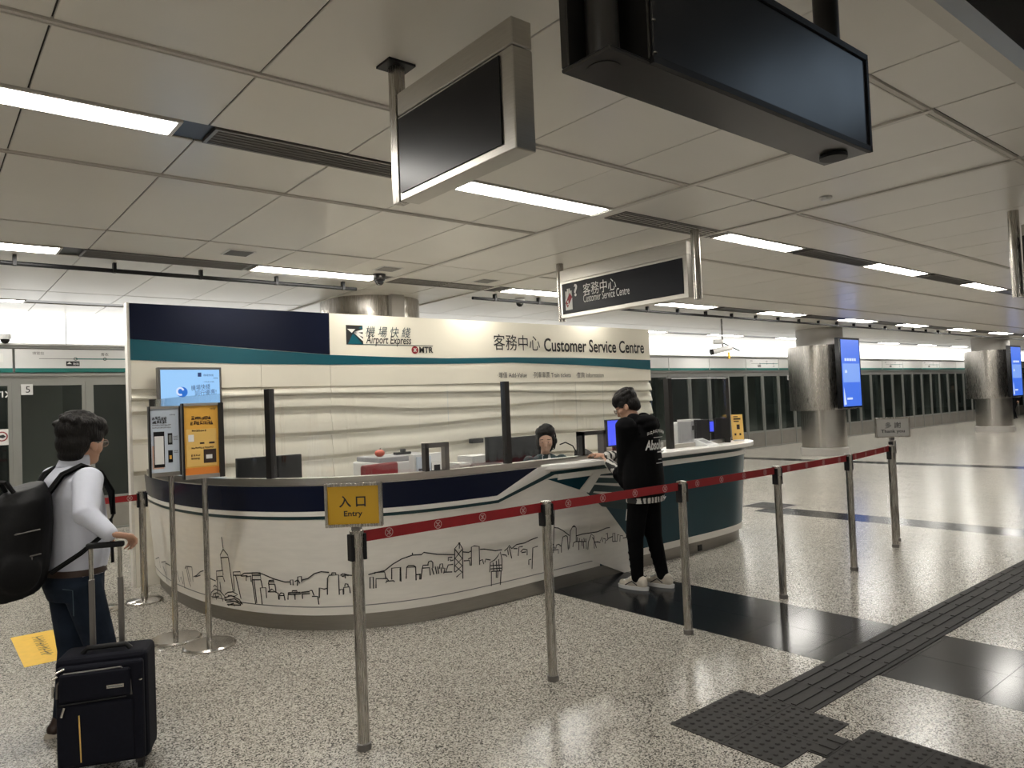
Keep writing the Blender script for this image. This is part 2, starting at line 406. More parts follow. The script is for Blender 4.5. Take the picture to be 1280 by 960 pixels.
# yellow floor sticker
st = thing('floor_sticker', 'yellow notice sticker on the floor behind the man with the suitcase', 'sticker', (.84, 6.28, 0))
MB().box(.545, 1.12, 5.84, 6.72, 0, .002).build('sheet', 'stickeryellow', st)
mb = MB()
for row, (x, a, b, n) in enumerate(((.70, 6.6, 6.0, 9), (.86, 6.62, 5.98, 6))):
    for k in range(n):
        y = a+(b-a)*(k+.5)/n; hh = .035+.012*row
        mb = MB(); mb.ribbon([(x-hh, y+.02, .003), (x+hh, y+.02, .003)], .009, EZ); mb.ribbon([(x-hh*.2, y+.02, .003), (x+hh*.3*(k % 3), y-.02, .003)], .009, EZ)
        if k % 2: mb.ribbon([(x-hh, y-.02, .003), (x+hh*.4, y-.02, .003)], .009, EZ)
        mb.build('character', 'ink', st)

# ceiling -----------------------------------------------------------
ceiling = tag(MB().box(X0, X1, 1.2, YF+.4, CEIL+.012, CEIL+.2).box(X0, 2.3, YB, 1.2, CEIL+.012, CEIL+.2).box(2.3, X1, YB, -2.2, CEIL, CEIL+.2)
              .build('ceiling', 'ceildark'), 'low grey metal panel ceiling with strip lights', 'ceiling', kind='structure')
void = tag(MB().box(2.3, X1, -2.2, 1.2, 3.9, 4.0).box(2.3, X1, 1.2, 1.22, CEIL+.1, 4).box(2.3, X1, -2.22, -2.2, CEIL, 4).box(2.28, 2.3, -2.2, 1.2, CEIL, 4).build('trim_1', 'blackgloss'),
           'black glossy recess in the ceiling at the upper right corner', 'ceiling recess', kind='structure')
tag(MB().box(2.3, X1, 1.13, 1.2, CEIL-.02, CEIL+.1).build('trim_2', 'ceiltrim'), 'pale lip along the edge of the dark ceiling recess', 'trim', kind='structure')
rows = [(1.2, 1.63), (1.67, 3.31), (3.35, 4.08), (4.35, 5.06), (5.10, 6.80), (6.83, 7.64), (8.01, 8.58), (8.6, 10.3), (10.32, 11.1), (11.4, 12.4)]
PW = .832; cx0 = 1.279
pm = {}
def panel(x0, x1, y0, y1, key):
    g = .004
    if key not in pm:
        pm[key] = MB().box(-(x1-x0)/2+g, (x1-x0)/2-g, -(y1-y0)/2+g, (y1-y0)/2-g, 0, .012).build('ceiling_panel', 'ceilpanel', ceiling, bevel=.003, segs=1); o = pm[key]
    else:
        o = pm[key].copy(); COL.objects.link(o)
    o.location = ((x0+x1)/2, (y0+y1)/2, CEIL+random.uniform(-.001, .001))
farc = MB(); npan = 0
for r, (y0, y1) in enumerate(rows):
    i = -10
    xs = [cx0+PW*k for k in range(-3, 4)]+[4.55]
    for a, b in zip(xs[:-1], xs[1:]): panel(a, b, y0, y1, (r, round(b-a, 2)))
    xs = [6.09+PW*k for k in range(0, 16)]
    for a, b in zip(xs[:-1], xs[1:]): panel(a, b, y0, y1, (r, round(b-a, 2)))
    for k in range(16, 66):
        a = 6.09+PW*(k-1)
        if a+PW < X1: farc.box(a+.004, a+PW-.004, y0+.004, y1-.004, CEIL, CEIL+.012)
    for k in range(4, 12):
        a = cx0-PW*k
        if a > X0: farc.box(a+.004, a+PW-.004, y0+.004, y1-.004, CEIL, CEIL+.012)
for (a, b) in ((4.56, 5.37), (5.38, 6.08)):
    for y0, y1 in ((1.68, 3.3), (3.31, 6.8), (6.81, 8.6), (8.61, 12.4), (1.2, 1.62)): panel(a, b, y0, y1, ('s', round(b-a, 2), y0))
tag(farc.build('distant_ceiling_panels', 'ceilpanel', ceiling), None, None, kind='stuff')
MB().box(X0, 2.28, YB, 1.19, CEIL, CEIL+.012).build('ceiling_panel', 'ceilpanel', ceiling)
n = 3
for y, xa, xb in ((3.33, X0, 4.56), (5.08, X0, 4.56), (1.65, X0, X1), (3.33, 6.08, X1), (5.08, 6.08, X1), (6.815, 6.08, X1)):
    mb = MB().box(xa, xb, y-.020, y-.013, CEIL-.010, CEIL+.01).box(xa, xb, y+.013, y+.020, CEIL-.010, CEIL+.01).box(xa, xb, y-.013, y+.013, CEIL-.004, CEIL+.01)
    x = cx0
    tag(mb.build('trim_%d' % n, 'ceiltrim'), 'slim double-lipped ceiling rail, number %d from the front' % (n-2) if xa < 0 else 'slim ceiling rail beyond the column line, %s from the camera' % ORD[n-6], 'ceiling rail', kind='structure'); n += 1
for x in (4.55, 6.085):
    tag(MB().box(x-.02, x+.02, 1.62, 12.3, CEIL-.014, CEIL+.01).build('trim_%d' % n, 'ceiltrim'), 'ceiling rail on the %s side of the smooth column strip' % ('near' if x < 5 else 'far'), 'ceiling rail', kind='structure'); n += 1

# strip lights and air grilles --------------------------------------
def light(x0, x1, y0, y1, label, group):
    t = thing('ceiling_light', label, 'light', ((x0+x1)/2, (y0+y1)/2, CEIL-.012), group=group)
    z0 = CEIL-.008
    mb = MB().box(x0, x1, y0, y0+.022, z0, CEIL+.03).box(x0, x1, y1-.022, y1, z0, CEIL+.03).box(x0, x0+.022, y0+.022, y1-.022, z0, CEIL+.03).box(x1-.022, x1, y0+.022, y1-.022, z0, CEIL+.03)
    mb.build('frame', 'ceiltrim', t)
    MB().box(x0+.022, x1-.022, y0+.022, y1-.022, CEIL-.002, CEIL+.006).build('diffuser', 'lamp', t)
def grille(x0, x1, y0, y1, label, group, n=5):
    t = thing('air_grille', label, 'air grille', ((x0+x1)/2, (y0+y1)/2, CEIL-.012), group=group)
    MB().box(x0, x1, y0, y0+.02, CEIL-.008, CEIL+.03).box(x0, x1, y1-.02, y1, CEIL-.008, CEIL+.03).box(x0, x0+.02, y0+.02, y1-.02, CEIL-.008, CEIL+.03).box(x1-.02, x1, y0+.02, y1-.02, CEIL-.008, CEIL+.03).build('frame', 'greymetal', t)
    if n:
        for k in range(n):
            y = y0+.02+(y1-y0-.04)*(k+.5)/n
            MB().add([(x0+.02, y-.012, CEIL+.02), (x1-.02, y-.012, CEIL+.02), (x1-.02, y+.000, CEIL-.004), (x0+.02, y+.000, CEIL-.004)], [(0, 1, 2, 3)]).box(x0+.02, x1-.02, y-.001, y+.006, CEIL-.008, CEIL-.003).build('slat', 'greymetal', t)
    else: MB().box(x0+.02, x1-.02, y0+.02, y1-.02, CEIL, CEIL+.008).build('mesh_plate', 'darkmetal', t)
slot = MB()
for y0, y1 in ((4.09, 4.34), (7.65, 8.0), (11.12, 11.38)): slot.box(X0, X1, y0-.01, y1+.01, CEIL+.010, CEIL+.0125)
tag(slot.build('trim_%d' % n, 'darkmetal'), 'grey backing plates of the light slots in the ceiling', 'trim', kind='structure')
L1 = [(-.30, 1.15), (3.07, 4.53), (6.24, 7.66), (9.50, 11.05), (12.8, 14.3)]+[(16.05+3.25*k, 17.5+3.25*k) for k in range(12)]
L2 = [(-.40, 1.08), (2.87, 4.38), (6.39, 7.85), (9.75, 11.2), (12.85, 14.3), (16.1, 17.55), (19.1, 20.5)]+[(22.4+3.25*k, 23.85+3.25*k) for k in range(11)]
for i, (a, b) in enumerate(L1):
    if i > 12: break
    light(a, b, 4.09, 4.34, 'recessed strip light in the ceiling row above the queue barrier, %s from the left' % ORD[i], 'strip lights above the queue')
    c = L1[i+1][0]
    if i < 9: grille(b+.17, c-.06, 4.09, 4.34, 'dark slatted air grille in the row above the queue barrier, %s from the left' % ORD[i], 'air grilles above the queue', 5 if i < 4 else 0)
for i, (a, b) in enumerate(L2):
    if i > 12: break
    light(a, b, 7.66, 7.99, 'recessed strip light in the ceiling row above the backdrop wall, %s from the left' % ORD[i], 'strip lights above the backdrop wall')
    c = L2[i+1][0]
    if i < 9: grille(b+.17, c-.06, 7.66, 7.99, 'dark slatted air grille in the row above the backdrop wall, %s from the left' % ORD[i], 'air grilles above the backdrop wall', 5 if i < 2 else 0)
for i in range(12):
    a = -.3+3.25*i
    light(a, a+1.45, 11.13, 11.37, 'strip light in the ceiling row next to the platform doors, %s from the left' % ORD[i], 'strip lights by the platform doors')
for i in range(8):
    a = -6.5+3.25*i
    for y in (-3.0, -6.5): light(a, a+1.45, y-.125, y+.125, 'strip light in the %s ceiling row behind the photographer, %s from the left' % ('nearer' if y > -5 else 'farther', ORD[i]), 'strip lights behind the photographer')
for i in range(3):
    light(-6.8+2.3*i, -5.35+2.3*i, .4, .65, 'strip light in the ceiling left of the dark recess, %s from the left' % ORD[i], 'strip lights left of the recess')
t = thing('light_panel', 'cool white lit panel inside the dark ceiling recess', 'light', (5.4, -.3, 3.86))
MB().box(4.55, 6.25, -.85, .25, 3.86, 3.9).build('frame', 'darkmetal', t); MB().box(4.6, 6.2, -.8, .2, 3.855, 3.862).build('diffuser', 'coolpanel', t)
# small square downlights and sensors
for k, (u, v, nm) in enumerate(((298, 316, 'dark square downlight in the ceiling nearest the navy wall panel'), (485, 336, 'square downlight in the ceiling left of the column strip'), (607, 351, 'square downlight in the ceiling column strip'), (742, 368, 'added square downlight behind the hanging service sign, washing the wall'), (835, 378, 'added square downlight brightening the right end of the backdrop wall'))):  # the last two are additions that wash the wall with light
    p = at(u, v, 'z', CEIL); t = thing('downlight', nm, 'downlight', (p[0], p[1], CEIL), group='square downlights')
    q = .13
    MB().box(p[0]-q, p[0]+q, p[1]-q, p[1]+q, CEIL-.006, CEIL-.002).build('frame', 'whiteplastic', t); MB().box(p[0]-q+.02, p[0]+q-.02, p[1]-q+.02, p[1]+q-.02, CEIL-.009, CEIL-.006).build('lens', 'darkmetal' if k == 0 else 'greymetal', t)
    ld = bpy.data.lights.new('downlight_lamp', 'AREA'); ld.shape = 'SQUARE'; ld.size = .22; ld.energy = DOWN; ld.color = (1, .93, .8); lo = bpy.data.objects.new('lamp', ld); COL.objects.link(lo); lo.parent = t; lo.location = (0, 0, -.02)
p = at(1032, 246, 'z', CEIL); t = thing('smoke_detector', 'small white detector on the ceiling below the black display box', 'detector', (p[0], p[1], CEIL))
MB().lathe((p[0], p[1], CEIL), [(.05, 0), (.05, -.015), (.03, -.03)], 16).build('housing', 'whiteplastic', t)
# dome cameras under the ceiling
def dome(x, y, z, label, body='whiteplastic'):
    t = thing('dome_camera', label, 'camera', (x, y, z))
    MB().lathe((x, y, z), [(.075, 0), (.075, -.05), (.065, -.07)], 20).build('housing', body, t, smooth=True)
    MB().lathe((x, y, z), [(.058, -.07), (.052, -.10), (.03, -.125), (.005, -.132)], 20).build('dome', 'blackgloss', t, smooth=True)
p = at(474, 343, 'z', CEIL); dome(p[0], p[1], CEIL, 'small dark dome camera under the ceiling by the strip light end', 'darkmetal')
p = at(657, 371, 'z', CEIL); dome(p[0], p[1]+.14, CEIL, 'small white dome camera on the ceiling beneath the hanging sign')
# black service pipes
for (xa, xb, lb) in ((-3, 4.3, 'black service pipe with clips under the ceiling left of the column strip'), (6.1, 40, 'black service pipe with clips under the ceiling right of the column strip')):
    t = thing('service_pipe', lb, 'pipe', ((xa+xb)/2, 8.2, 3.1))
    MB().tube([(xa, 8.2, 3.12), (xb, 8.2, 3.12)], .022, 10).build('pipe', 'black', t, smooth=True)
    x = xa+.4
    while x < min(xb, 24): MB().box(x-.015, x+.015, 8.17, 8.23, 3.1, CEIL).build('clip', 'black', t); x += .84

# outer walls -------------------------------------------------------
tag(MB().box(X0-.2, X0, YB, YF+4, -.3, 4).build('wall_left', 'backwall'), 'plain grey wall far to the left', 'wall', kind='structure')
tag(MB().box(X0, X1, YB-.2, YB, -.3, 4).build('wall_front', 'backwall'), 'plain grey wall behind the photographer', 'wall', kind='structure')
tag(MB().box(X1, X1+.2, YB, YF+4, -.3, 4).build('wall_right', 'backwall'), 'grey wall at the far end of the hall', 'wall', kind='structure')
tag(MB().box(X0, X1, 15.6, 15.8, -1.3, 4).box(X0, X1, YF+.3, 15.6, -1.4, -1.3).box(X0, X1, YF+.02, 15.6, 3.5, 3.6).build('wall_tunnel', 'tunnel'), 'dark track tunnel seen through the platform screen doors', 'wall', kind='structure')
# platform screen doors --------------------------------------------
PY = 12.3
wb = tag(MB().box(X0, X1, PY+.05, PY+.15, 2.2, 2.28).box(X0, X1, PY-.06, PY+.15, 2.28, 2.32).box(X0, X1, PY+.06, PY+.15, 2.28, 3.5).box(X0, X1, PY-.05, PY+.15, -.01, .03).build('wall_back', 'psdframe'),
         'long wall of glazed platform screen doors under lit white panels', 'screen doors', kind='structure')
MB().box(X0, X1, PY-.03, PY+.1, 2.68, 2.74).build('cornice', 'psdframe', wb); MB().box(X0, X1, PY-.08, PY+.06, 2.72, 2.745).build('ledge', 'psdwhite', wb)
MB().box(X0, X1, PY-.02, PY+.04, 2.19, 2.29).build('door_rail', 'psdframe', wb)
F = MB().box(.015, 1.785, PY-.05, PY, 2.345, 2.665).build('fascia_panel', 'psdwhite', wb); G = MB().box(.015, 1.785, PY-.052, PY-.049, 2.335, 2.395).build('green_stripe', 'psdgreen', wb)
Lp = MB().box(.01, 1.79, PY+.02, PY+.05, 2.75, CEIL+.05).build('light_panel', 'litpanel', wb)
Mu = MB().box(-.03, .03, PY-.035, PY+.035, 0, 2.2).build('mullion', 'psdframe', wb); Gl = MB().box(.075, .825, PY-.003, PY+.003, .5, 2.15).build('glass_pane', 'psdglass', wb)
Fr = MB().box(.03, .075, PY-.02, PY+.02, .45, 2.19).box(.825, .87, PY-.02, PY+.02, .45, 2.19).box(.075, .825, PY-.02, PY+.02, .45, .5).box(.075, .825, PY-.02, PY+.02, 2.15, 2.19).build('door_frame', 'psdframe', wb)
Kp = MB().box(.03, .87, PY-.025, PY+.02, .03, .45).build('kick_panel', 'psdkick', wb)
xs = [1.1+1.8*k for k in range(-5, 28)]
for k, x in enumerate(xs):
    for o, dx in ((F, 0), (G, 0), (Lp, .65)):
        if k == 0: o.location.x = x+dx
        else: share(o, wb, (1.8*k, 0, 0))
    for h in range(2):
        for o in (Mu, Gl, Fr, Kp):
            if k == 0 and h == 0: o.location.x = x
            else: share(o, wb, (1.8*k+.9*h, 0, 0))
# print on the door fascia: route diagram, door number, arrows
def route(x):
    mb = MB(); y = PY-.053
    a = np.array([x+.35, y, 2.53])
    mb.ribbon([(x+.75, y, 2.53), (x+1.75, y, 2.53)], .016, (0, -1, 0)); m = mb.build('route_line', 'psdgreen', wb)
    MB().ribbon([(x+.3, y, 2.53), (x+.75, y, 2.53)], .008, (0, -1, 0)).build('route_line_end', 'inkgrey', wb)
    mb = MB()
    for q in (.75, 1.13, 1.5):
        c = np.array([x+q, y-.001, 2.53]); mb.ribbon([c+np.array([math.cos(t)*.02, 0, math.sin(t)*.02]) for t in np.linspace(0, 2*math.pi, 13)], .008, (0, -1, 0))
    mb.build('station_marks', 'ink', wb)
    MB().box(x+.63, x+.80, y-.001, y, 2.425, 2.495).build('station_plate', 'ink', wb)
    text('機場', wb, (x+.715, y-.001, 2.44), EX, EZ, 'whiteink', w=.075)
    mb = MB().poly([(x+.64, y-.003, 2.455), (x+.70, y-.003, 2.455), (x+.67, y-.003, 2.485)], (0, -1, 0), .001); mb.build('plane_symbol', 'whiteink', wb)
    text('青衣', wb, (x+1.08, y, 2.575), EX, EZ, 'ink', w=.1); text('九龍', wb, (x+1.45, y, 2.43), EX, EZ, 'ink', w=.1)
    text('博覽館', wb, (x+.22, y, 2.585), EX, EZ, 'inkgrey', w=.14)
route(1.1); route(19.1); route(28.1); route(31.7)
text('5', wb, (1.235, PY-.03, 2.05), EX, EZ, 'ink', h=.09)
MB().box(1.18, 1.32, PY-.024, PY-.022, 2.02, 2.17).build('door_number_plate', 'psdwhite', wb)
text('TI', wb, (.88, PY-.01, 1.99), EX, EZ, 'whiteink', h=.085, bold=.02); MB().ribbon([(1.0, PY-.012, 2.075), (1.035, PY-.012, 2.032), (1.0, PY-.012, 1.99)], .018, (0, -1, 0)).build('arrow_print', 'whiteink', wb)
MB().box(.86, 1.03, PY-.012, PY-.008, 1.33, 1.55).build('warning_label', 'paper', wb)
c = np.array([.95, PY-.014, 1.45]); MB().ribbon([c+np.array([math.cos(t)*.06, 0, math.sin(t)*.06]) for t in np.linspace(0, 2*math.pi, 21)], .014, (0, -1, 0)).build('warning_ring', 'redlogo', wb)
MB().poly([(.905, PY-.015, 1.44), (.96, PY-.015, 1.425), (.995, PY-.015, 1.445), (.965, PY-.015, 1.475), (.91, PY-.015, 1.46)], (0, -1, 0), .001).build('warning_hand', 'ink', wb)
for x in (21.4, 37.0):
    MB().box(x, x+.14, PY-.04, PY-.037, 2.02, 2.17).build('door_number_plate', 'psdwhite', wb)
text('6', wb, (21.445, PY-.042, 2.05), EX, EZ, 'ink', h=.09)
MB().box(.70, .98, PY-.054, PY-.05, 2.48, 2.6).build('fascia_label', 'paper', wb)
# panels dimly seen behind the door glass, then unseen lamps added to brighten them
for k in range(26):
    x = -.4+k*1.55+random.uniform(-.2, .2)
    tag(MB().box(x, x+random.uniform(.3, .8), 13.6, 13.7, -1, 2.4).build('tunnel_panel', 'tunnel2', bpy.data.objects['wall_tunnel']), None, None)
for k in range(12):
    x = .5+k*4.2; tl = MB().box(x-.6, x+.6, 14.15, 14.25, 3.42, 3.5).build('tunnel_fill_lamp', 'greymetal', bpy.data.objects['wall_tunnel'])
    MB().box(x-.58, x+.58, 14.16, 14.24, 3.405, 3.42).build('tube', 'tunfill', tl)
dome(1.0, PY-.12, 2.86, 'white dome camera fixed to the lit panel above the screen doors at far left')
# hanging bullet camera
p = at(903, 425, 'x', 13.0); t = thing('bullet_camera', 'white twin bullet camera on a thin rod below the ceiling, before the screen doors', 'camera', (p[0], p[1], 2.5))
MB().tube([(p[0], p[1], CEIL), (p[0], p[1], 2.55)], .018, 8).build('rod', 'greymetal', t)
MB().tube([(p[0]-.18, p[1]+.12, 2.52), (p[0]+.16, p[1]-.10, 2.60)], [.06, .055], 14).build('body', 'whiteplastic', t, smooth=True)
MB().tube([(p[0]-.22, p[1]+.15, 2.51), (p[0]-.18, p[1]+.12, 2.52)], .062, 14).build('lens', 'black', t)
MB().tube([(p[0]-.16, p[1]+.11, 2.72), (p[0]+.0, p[1], 2.72)], .05, 14).build('upper_body', 'whiteplastic', t, smooth=True)
MB().tube([(p[0], p[1], 2.7), (p[0]+.3, p[1]-.2, 2.52)], .014, 8).build('cable', 'black', t)
MB().box(p[0]+.05, p[0]+.1, p[1]-.1, p[1]-.08, 2.36, 2.5).build('tag_card', 'stickeryellow', t)

# columns -----------------------------------------------------------
def column(x, y, label, r0=.54, r1=.78, tall=False):
    t = thing('column', label, 'column', (x, y, 0))
    if tall:
        MB().lathe((x, y, 0), [(.72, 0), (.72, CEIL)], 64).build('cladding', 'steel', t, smooth=True)
        MB().box(x-.1, x+.1, y-.80, y-.6, 0, CEIL).build('cover_strip', 'concrete', t)
        return t
    MB().lathe((x, y, 0), [(r0+.03, 0), (r0+.03, .17), (r0-.02, .2)], 64).build('plinth', 'concrete', t, smooth=True)
    MB().lathe((x, y, 0), [(r0, .2), (r0, 1.16)], 64).build('lower_cladding', 'chrome', t, smooth=True)
    MB().lathe((x, y, 0), [(r0-.02, 1.14), (r1, 1.14), (r1, 2.76), (r0-.02, 2.76)], 64).build('upper_cladding', 'steel', t, smooth=True)
    MB().lathe((x, y, 0), [(r0+.02, 2.76), (r0+.02, CEIL)], 64).build('collar', 'concrete', t, smooth=True)
    return t
column(5.25, 9.6, 'steel column behind the backdrop wall, only its top visible', tall=True)
column(18.0, 9.38, 'stainless steel clad column with a wider upper drum, nearer of the two')
column(28.6, 8.83, 'stainless steel clad column with a wider upper drum, farther of the two')
def display(x0, x1, y, z0, z1, label, big):
    t = thing('advert_display', label, 'screen', ((x0+x1)/2, y, z0))
    MB().box(x0-.06, x1+.06, y, y+.12, z0-.05, z1+.05).build('casing', 'blackgloss', t, bevel=.01)
    MB().box(x0, x1, y-.006, y+.001, z0, z1).build('screen', 'adblue', t)
    w, h = x1-x0, z1-z0
    MB().box(x0+.04*w, x0+.96*w, y-.009, y-.005, z0+.36*h, z0+.64*h).build('pale_panel', 'adpale', t)
    MB().add([(x0+.02*w, y-.008, z0+.02*h), (x0+.16*w, y-.008, z0+.03*h), (x0+.05*w, y-.008, z0+.30*h)], [(0, 1, 2)]).build('white_shape', 'adwhite', t)
    mb = MB()
    for k in range(5): mb.box(x0+(.16+.13*k)*w, x0+(.26+.13*k)*w, y-.009, y-.005, z0+.68*h, z0+.72*h)
    mb.build('headline_print', 'adwhite', t)
    mb = MB().poly([(x0+.14*w, y-.012, z0+.5*h), (x0+.26*w, y-.012, z0+.5*h), (x0+.26*w, y-.012, z0+.53*h), (x0+.2*w, y-.012, z0+.55*h), (x0+.14*w, y-.012, z0+.53*h)], (0, -1, 0), .002)
    mb.box(x0+.2*w, x0+.5*w, y-.009, y-.005, z0+.1*h, z0+.13*h); mb.build('small_print', 'adwhite', t)
display(17.22, 18.14, 8.45, 1.22, 2.84, 'tall blue advertising screen on the nearer steel column', True)
display(27.45, 28.38, 7.90, 1.22, 2.80, 'tall blue advertising screen on the farther steel column', False)

# ================================================================== BACKDROP WALL
WX0, WX1, WY, WZ = 1.63, 9.33, 7.75, 2.735
bw = thing('backdrop_wall', 'cream service centre backdrop wall with navy and teal header and wavy boards', 'backdrop wall', ((WX0+WX1)/2, WY, 0))
MB().box(WX0, WX1, WY+.05, WY+.10, 0, WZ).build('core', 'cream', bw)
MB().box(WX0-.025, WX0, WY+.0, WY+.105, 0, WZ+.004).build('edge_trim', 'whitepaint', bw)
for a, b in ((WX0, 2.9), (2.9, 3.7), (3.7, WX1)):
    MB().box(a+.002, b-.002, WY, WY+.05, 1.9, WZ).build('header_panel', 'cream', bw)
n_ = (0, -1, 0)
def wpoly(pts, name, m, off=.004):
    """pixels on the wall face -> flat print plate"""
    return MB().poly([(x, WY-off, z) for x, z in pts], n_, off-.0005).build(name, m, bw)
wpoly([(WX0, WZ), (3.705, WZ), (3.697, 2.258), (WX0, 2.386)], 'navy_panel', 'navy', .006)
tt = [(WX0, 2.386), (2.6, 2.318), (3.697, 2.255), (4.5, 2.238), (5.33, 2.230), (6.4, 2.252), (7.64, 2.256), (WX1, 2.235)]
tb = [(WX1, 2.075), (8.5, 2.118), (7.63, 2.150), (6.4, 2.178), (5.33, 2.158), (3.69, 2.143), (2.68, 2.148), (WX0, 2.182)]
wpoly(tt+tb, 'teal_wave', 'teal', .005)
g0 = [(1.63, 1.87), (2.7, 1.905), (3.6, 1.92), (4.6, 1.93), (6.0, 1.905), (7.3, 1.92), (9.4, 1.875)]
g1 = [(1.63, 1.68), (3.56, 1.672), (5.0, 1.60), (6.2, 1.597), (7.3, 1.635), (9.4, 1.57)]
g2 = [(1.63, 1.411), (3.55, 1.384), (4.6, 1.395), (6.25, 1.44), (8.3, 1.389), (9.4, 1.36)]
g3 = [(1.63, 1.104), (3.54, 1.112), (4.8, 1.14), (6.5, 1.2), (8, 1.19), (9.4, 1.13)]
g4 = [(1.63, .83), (4, .86), (7, .9), (9.4, .84)]
g5 = [(1.63, .0), (9.4, 0)]
gm = [(1.63, 1.80), (3.56, 1.82), (5.0, 1.80), (6.3, 1.79), (7.3, 1.76), (9.4, 1.74)]
def cr(pts, x):
    xs_ = [p[0] for p in pts]; zs = [p[1] for p in pts]
    i = int(np.clip(np.searchsorted(xs_, x)-1, 0, len(xs_)-2)); t = (x-xs_[i])/(xs_[i+1]-xs_[i]); t = t*t*(3-2*t)
    return zs[i]*(1-t)+zs[i+1]*t
def board(ga, gb, a, b, gap):
    vs = []; fs = []; N = max(3, int((b-a)/.12))
    for k in range(N+1):
        x = a+.002+(b-a-.004)*k/N; zt, zb = cr(ga, x)-gap, cr(gb, x)
        vs += [(x, WY+.05, zt), (x, WY+.038, zt), (x, WY+.024, zt-.012), (x, WY-.014, zb+.015), (x, WY-.012, zb), (x, WY+.05, zb)]
        if k:
            q = 6*(k-1); fs += [(q+j, q+6+j, q+6+(j+1) % 6, q+(j+1) % 6) for j in range(6)]
    fs += [tuple(range(6)), tuple(range(6*N, 6*N+6))[::-1]]
    MB().add(vs, fs).build('wave_board', 'cream', bw, smooth=True)
for a, b in ((WX0, 2.9), (2.9, 3.7), (3.7, 6.2), (6.2, WX1)):
    for ga, gb, gap in ((g0, gm, .01), (gm, g1, .02), (g1, g2, .035), (g2, g3, .04), (g3, g4, .045), (g4, g5, .04)): board(ga, gb, a, b, gap)
# lettering on the header
def wtext(s, u0, v0, u1, v1, m, **k):
    (x0, z0), (x1, z1) = W(u0, v1), W(u1, v0); return text(s, bw, (x0, WY-.001, z0), EX, EZ, m, w=x1-x0, h=abs(W(u0, v0)[1]-z0), off=.004, **k)
wtext('客務中心', 617, 417.5, 674, 437.5, 'ink')
wtext('Customer Service Centre', 680, 422.5, 804, 439.5, 'ink', bold=.016)
wtext('機 場 快 綫', 457, 407.5, 513, 421, 'inkblue', shear=.22)
wtext('Airport Express', 457.5, 419, 513.5, 432.5, 'ink', shear=.18, bold=.01)
wtext('MTR', 524, 433.5, 541, 441, 'ink', bold=.03)
for s, u0, u1 in (('·增值 Add-Value', 622, 658), ('·列車車票 Train tickets', 666, 713), ('·查詢 Information', 720, 754)):
    wtext(s, u0, 465, u1, 472.5, 'ink')
(x0, z0), (x1, z1) = W(433, 430.5), W(453, 407)
lg = MB().box(x0, x1, WY-.004, WY-.0005, z0, z1).build('rail_logo', 'ink', bw)
def lp(pts, m, nm): MB().poly([(x0+a*(x1-x0), WY-.006, z0+b*(z1-z0)) for a, b in pts], n_, .0015).build(nm, m, lg)
lp([(.08, .02), (.40, .58), (.98, .02)], 'teal', 'logo_triangle'); lp([(.07, .80), (.55, .80), (.33, .60)], 'whiteink', 'logo_wedge')
lp([(.75, .86), (.98, .97), (.98, .80)], 'teal', 'logo_corner')
for a, b in ((.79, .66), (.55, .40), (.30, .18)): lp([(.45, .60), (.52, .68), (1.0, a), (1.0, b)], 'whiteink', 'logo_ray')
p, q = W(453, 430.5), W(541, 433)
MB().box(p[0], q[0], WY-.003, WY-.0005, p[1]-.004, p[1]+.004).build('rule_line', 'inkblue', bw)
c = W(518.5, 437.5); MB().poly([(c[0]+.048*math.cos(t), WY-.004, c[1]+.048*math.sin(t)) for t in np.linspace(0, 2*math.pi, 28)[:-1]], n_, .003).build('red_disc', 'redlogo', bw)
mb = MB(); roundel(mb, (c[0], WY-.006, c[1]), EX, EZ, .036, .010, False); mb.build('disc_symbol', 'whiteink', bw)
# wall screen
(x0, z1), (x1, _) = W(197, 459, 7.62), W(277, 460, 7.62); z0 = 1.42
tv = thing('wall_screen', 'blue advertising screen on the left end of the backdrop wall, half behind the posters', 'screen', ((x0+x1)/2, 7.62, z0))
MB().box(x0, x1, 7.63, 7.70, z0, z1).build('casing', 'greymetal', tv, bevel=.006); MB().box(x0+.025, x1-.025, 7.622, 7.631, z0+.025, z1-.025).build('screen', 'tv', tv)
MB().box(x0+.025, x1-.025, 7.618, 7.623, z0+.025, z0+.20).build('lower_picture', 'tvlow', tv)
def tvp(a, b): return np.array([x0+a*(x1-x0), 7.617, z0+b*(z1-z0)])
mb = MB(); mb.poly([tvp(.36+.085*math.cos(t), .64+.075*math.sin(t)) for t in np.linspace(0, 2*math.pi, 24)[:-1]], n_, .002); mb.build('blue_ball', 'tvblue', tv)
mb = MB(); mb.ribbon([tvp(.33+.05*math.cos(t), .65+.05*math.sin(t))+[0, -.003, 0] for t in np.linspace(.3, 5.2, 16)], .018, n_); mb.build('swirl', 'adwhite', tv)
text('機場快綫', tv, tvp(.50, .655), EX+.08*EZ, EZ, 'tvink', w=.30*(x1-x0), h=.055); text('同行優惠!', tv, tvp(.56, .575), EX+.08*EZ, EZ, 'tvink', w=.34*(x1-x0), h=.055)
text('機場快綫', tv, tvp(.70, .865), EX, EZ, 'tvink', w=.16*(x1-x0)); text('MTR', tv, tvp(.86, .825), EX, EZ, 'tvink', w=.07*(x1-x0)); text('一切從機場快綫開始', tv, tvp(.68, .775), EX, EZ, 'tvink', w=.19*(x1-x0))
MB().box(*sorted((tvp(.61, 0)[0], tvp(.665, 0)[0])), 7.614, 7.617, tvp(0, .86)[2], tvp(0, .92)[2]).build('logo_block', 'tvink', tv)

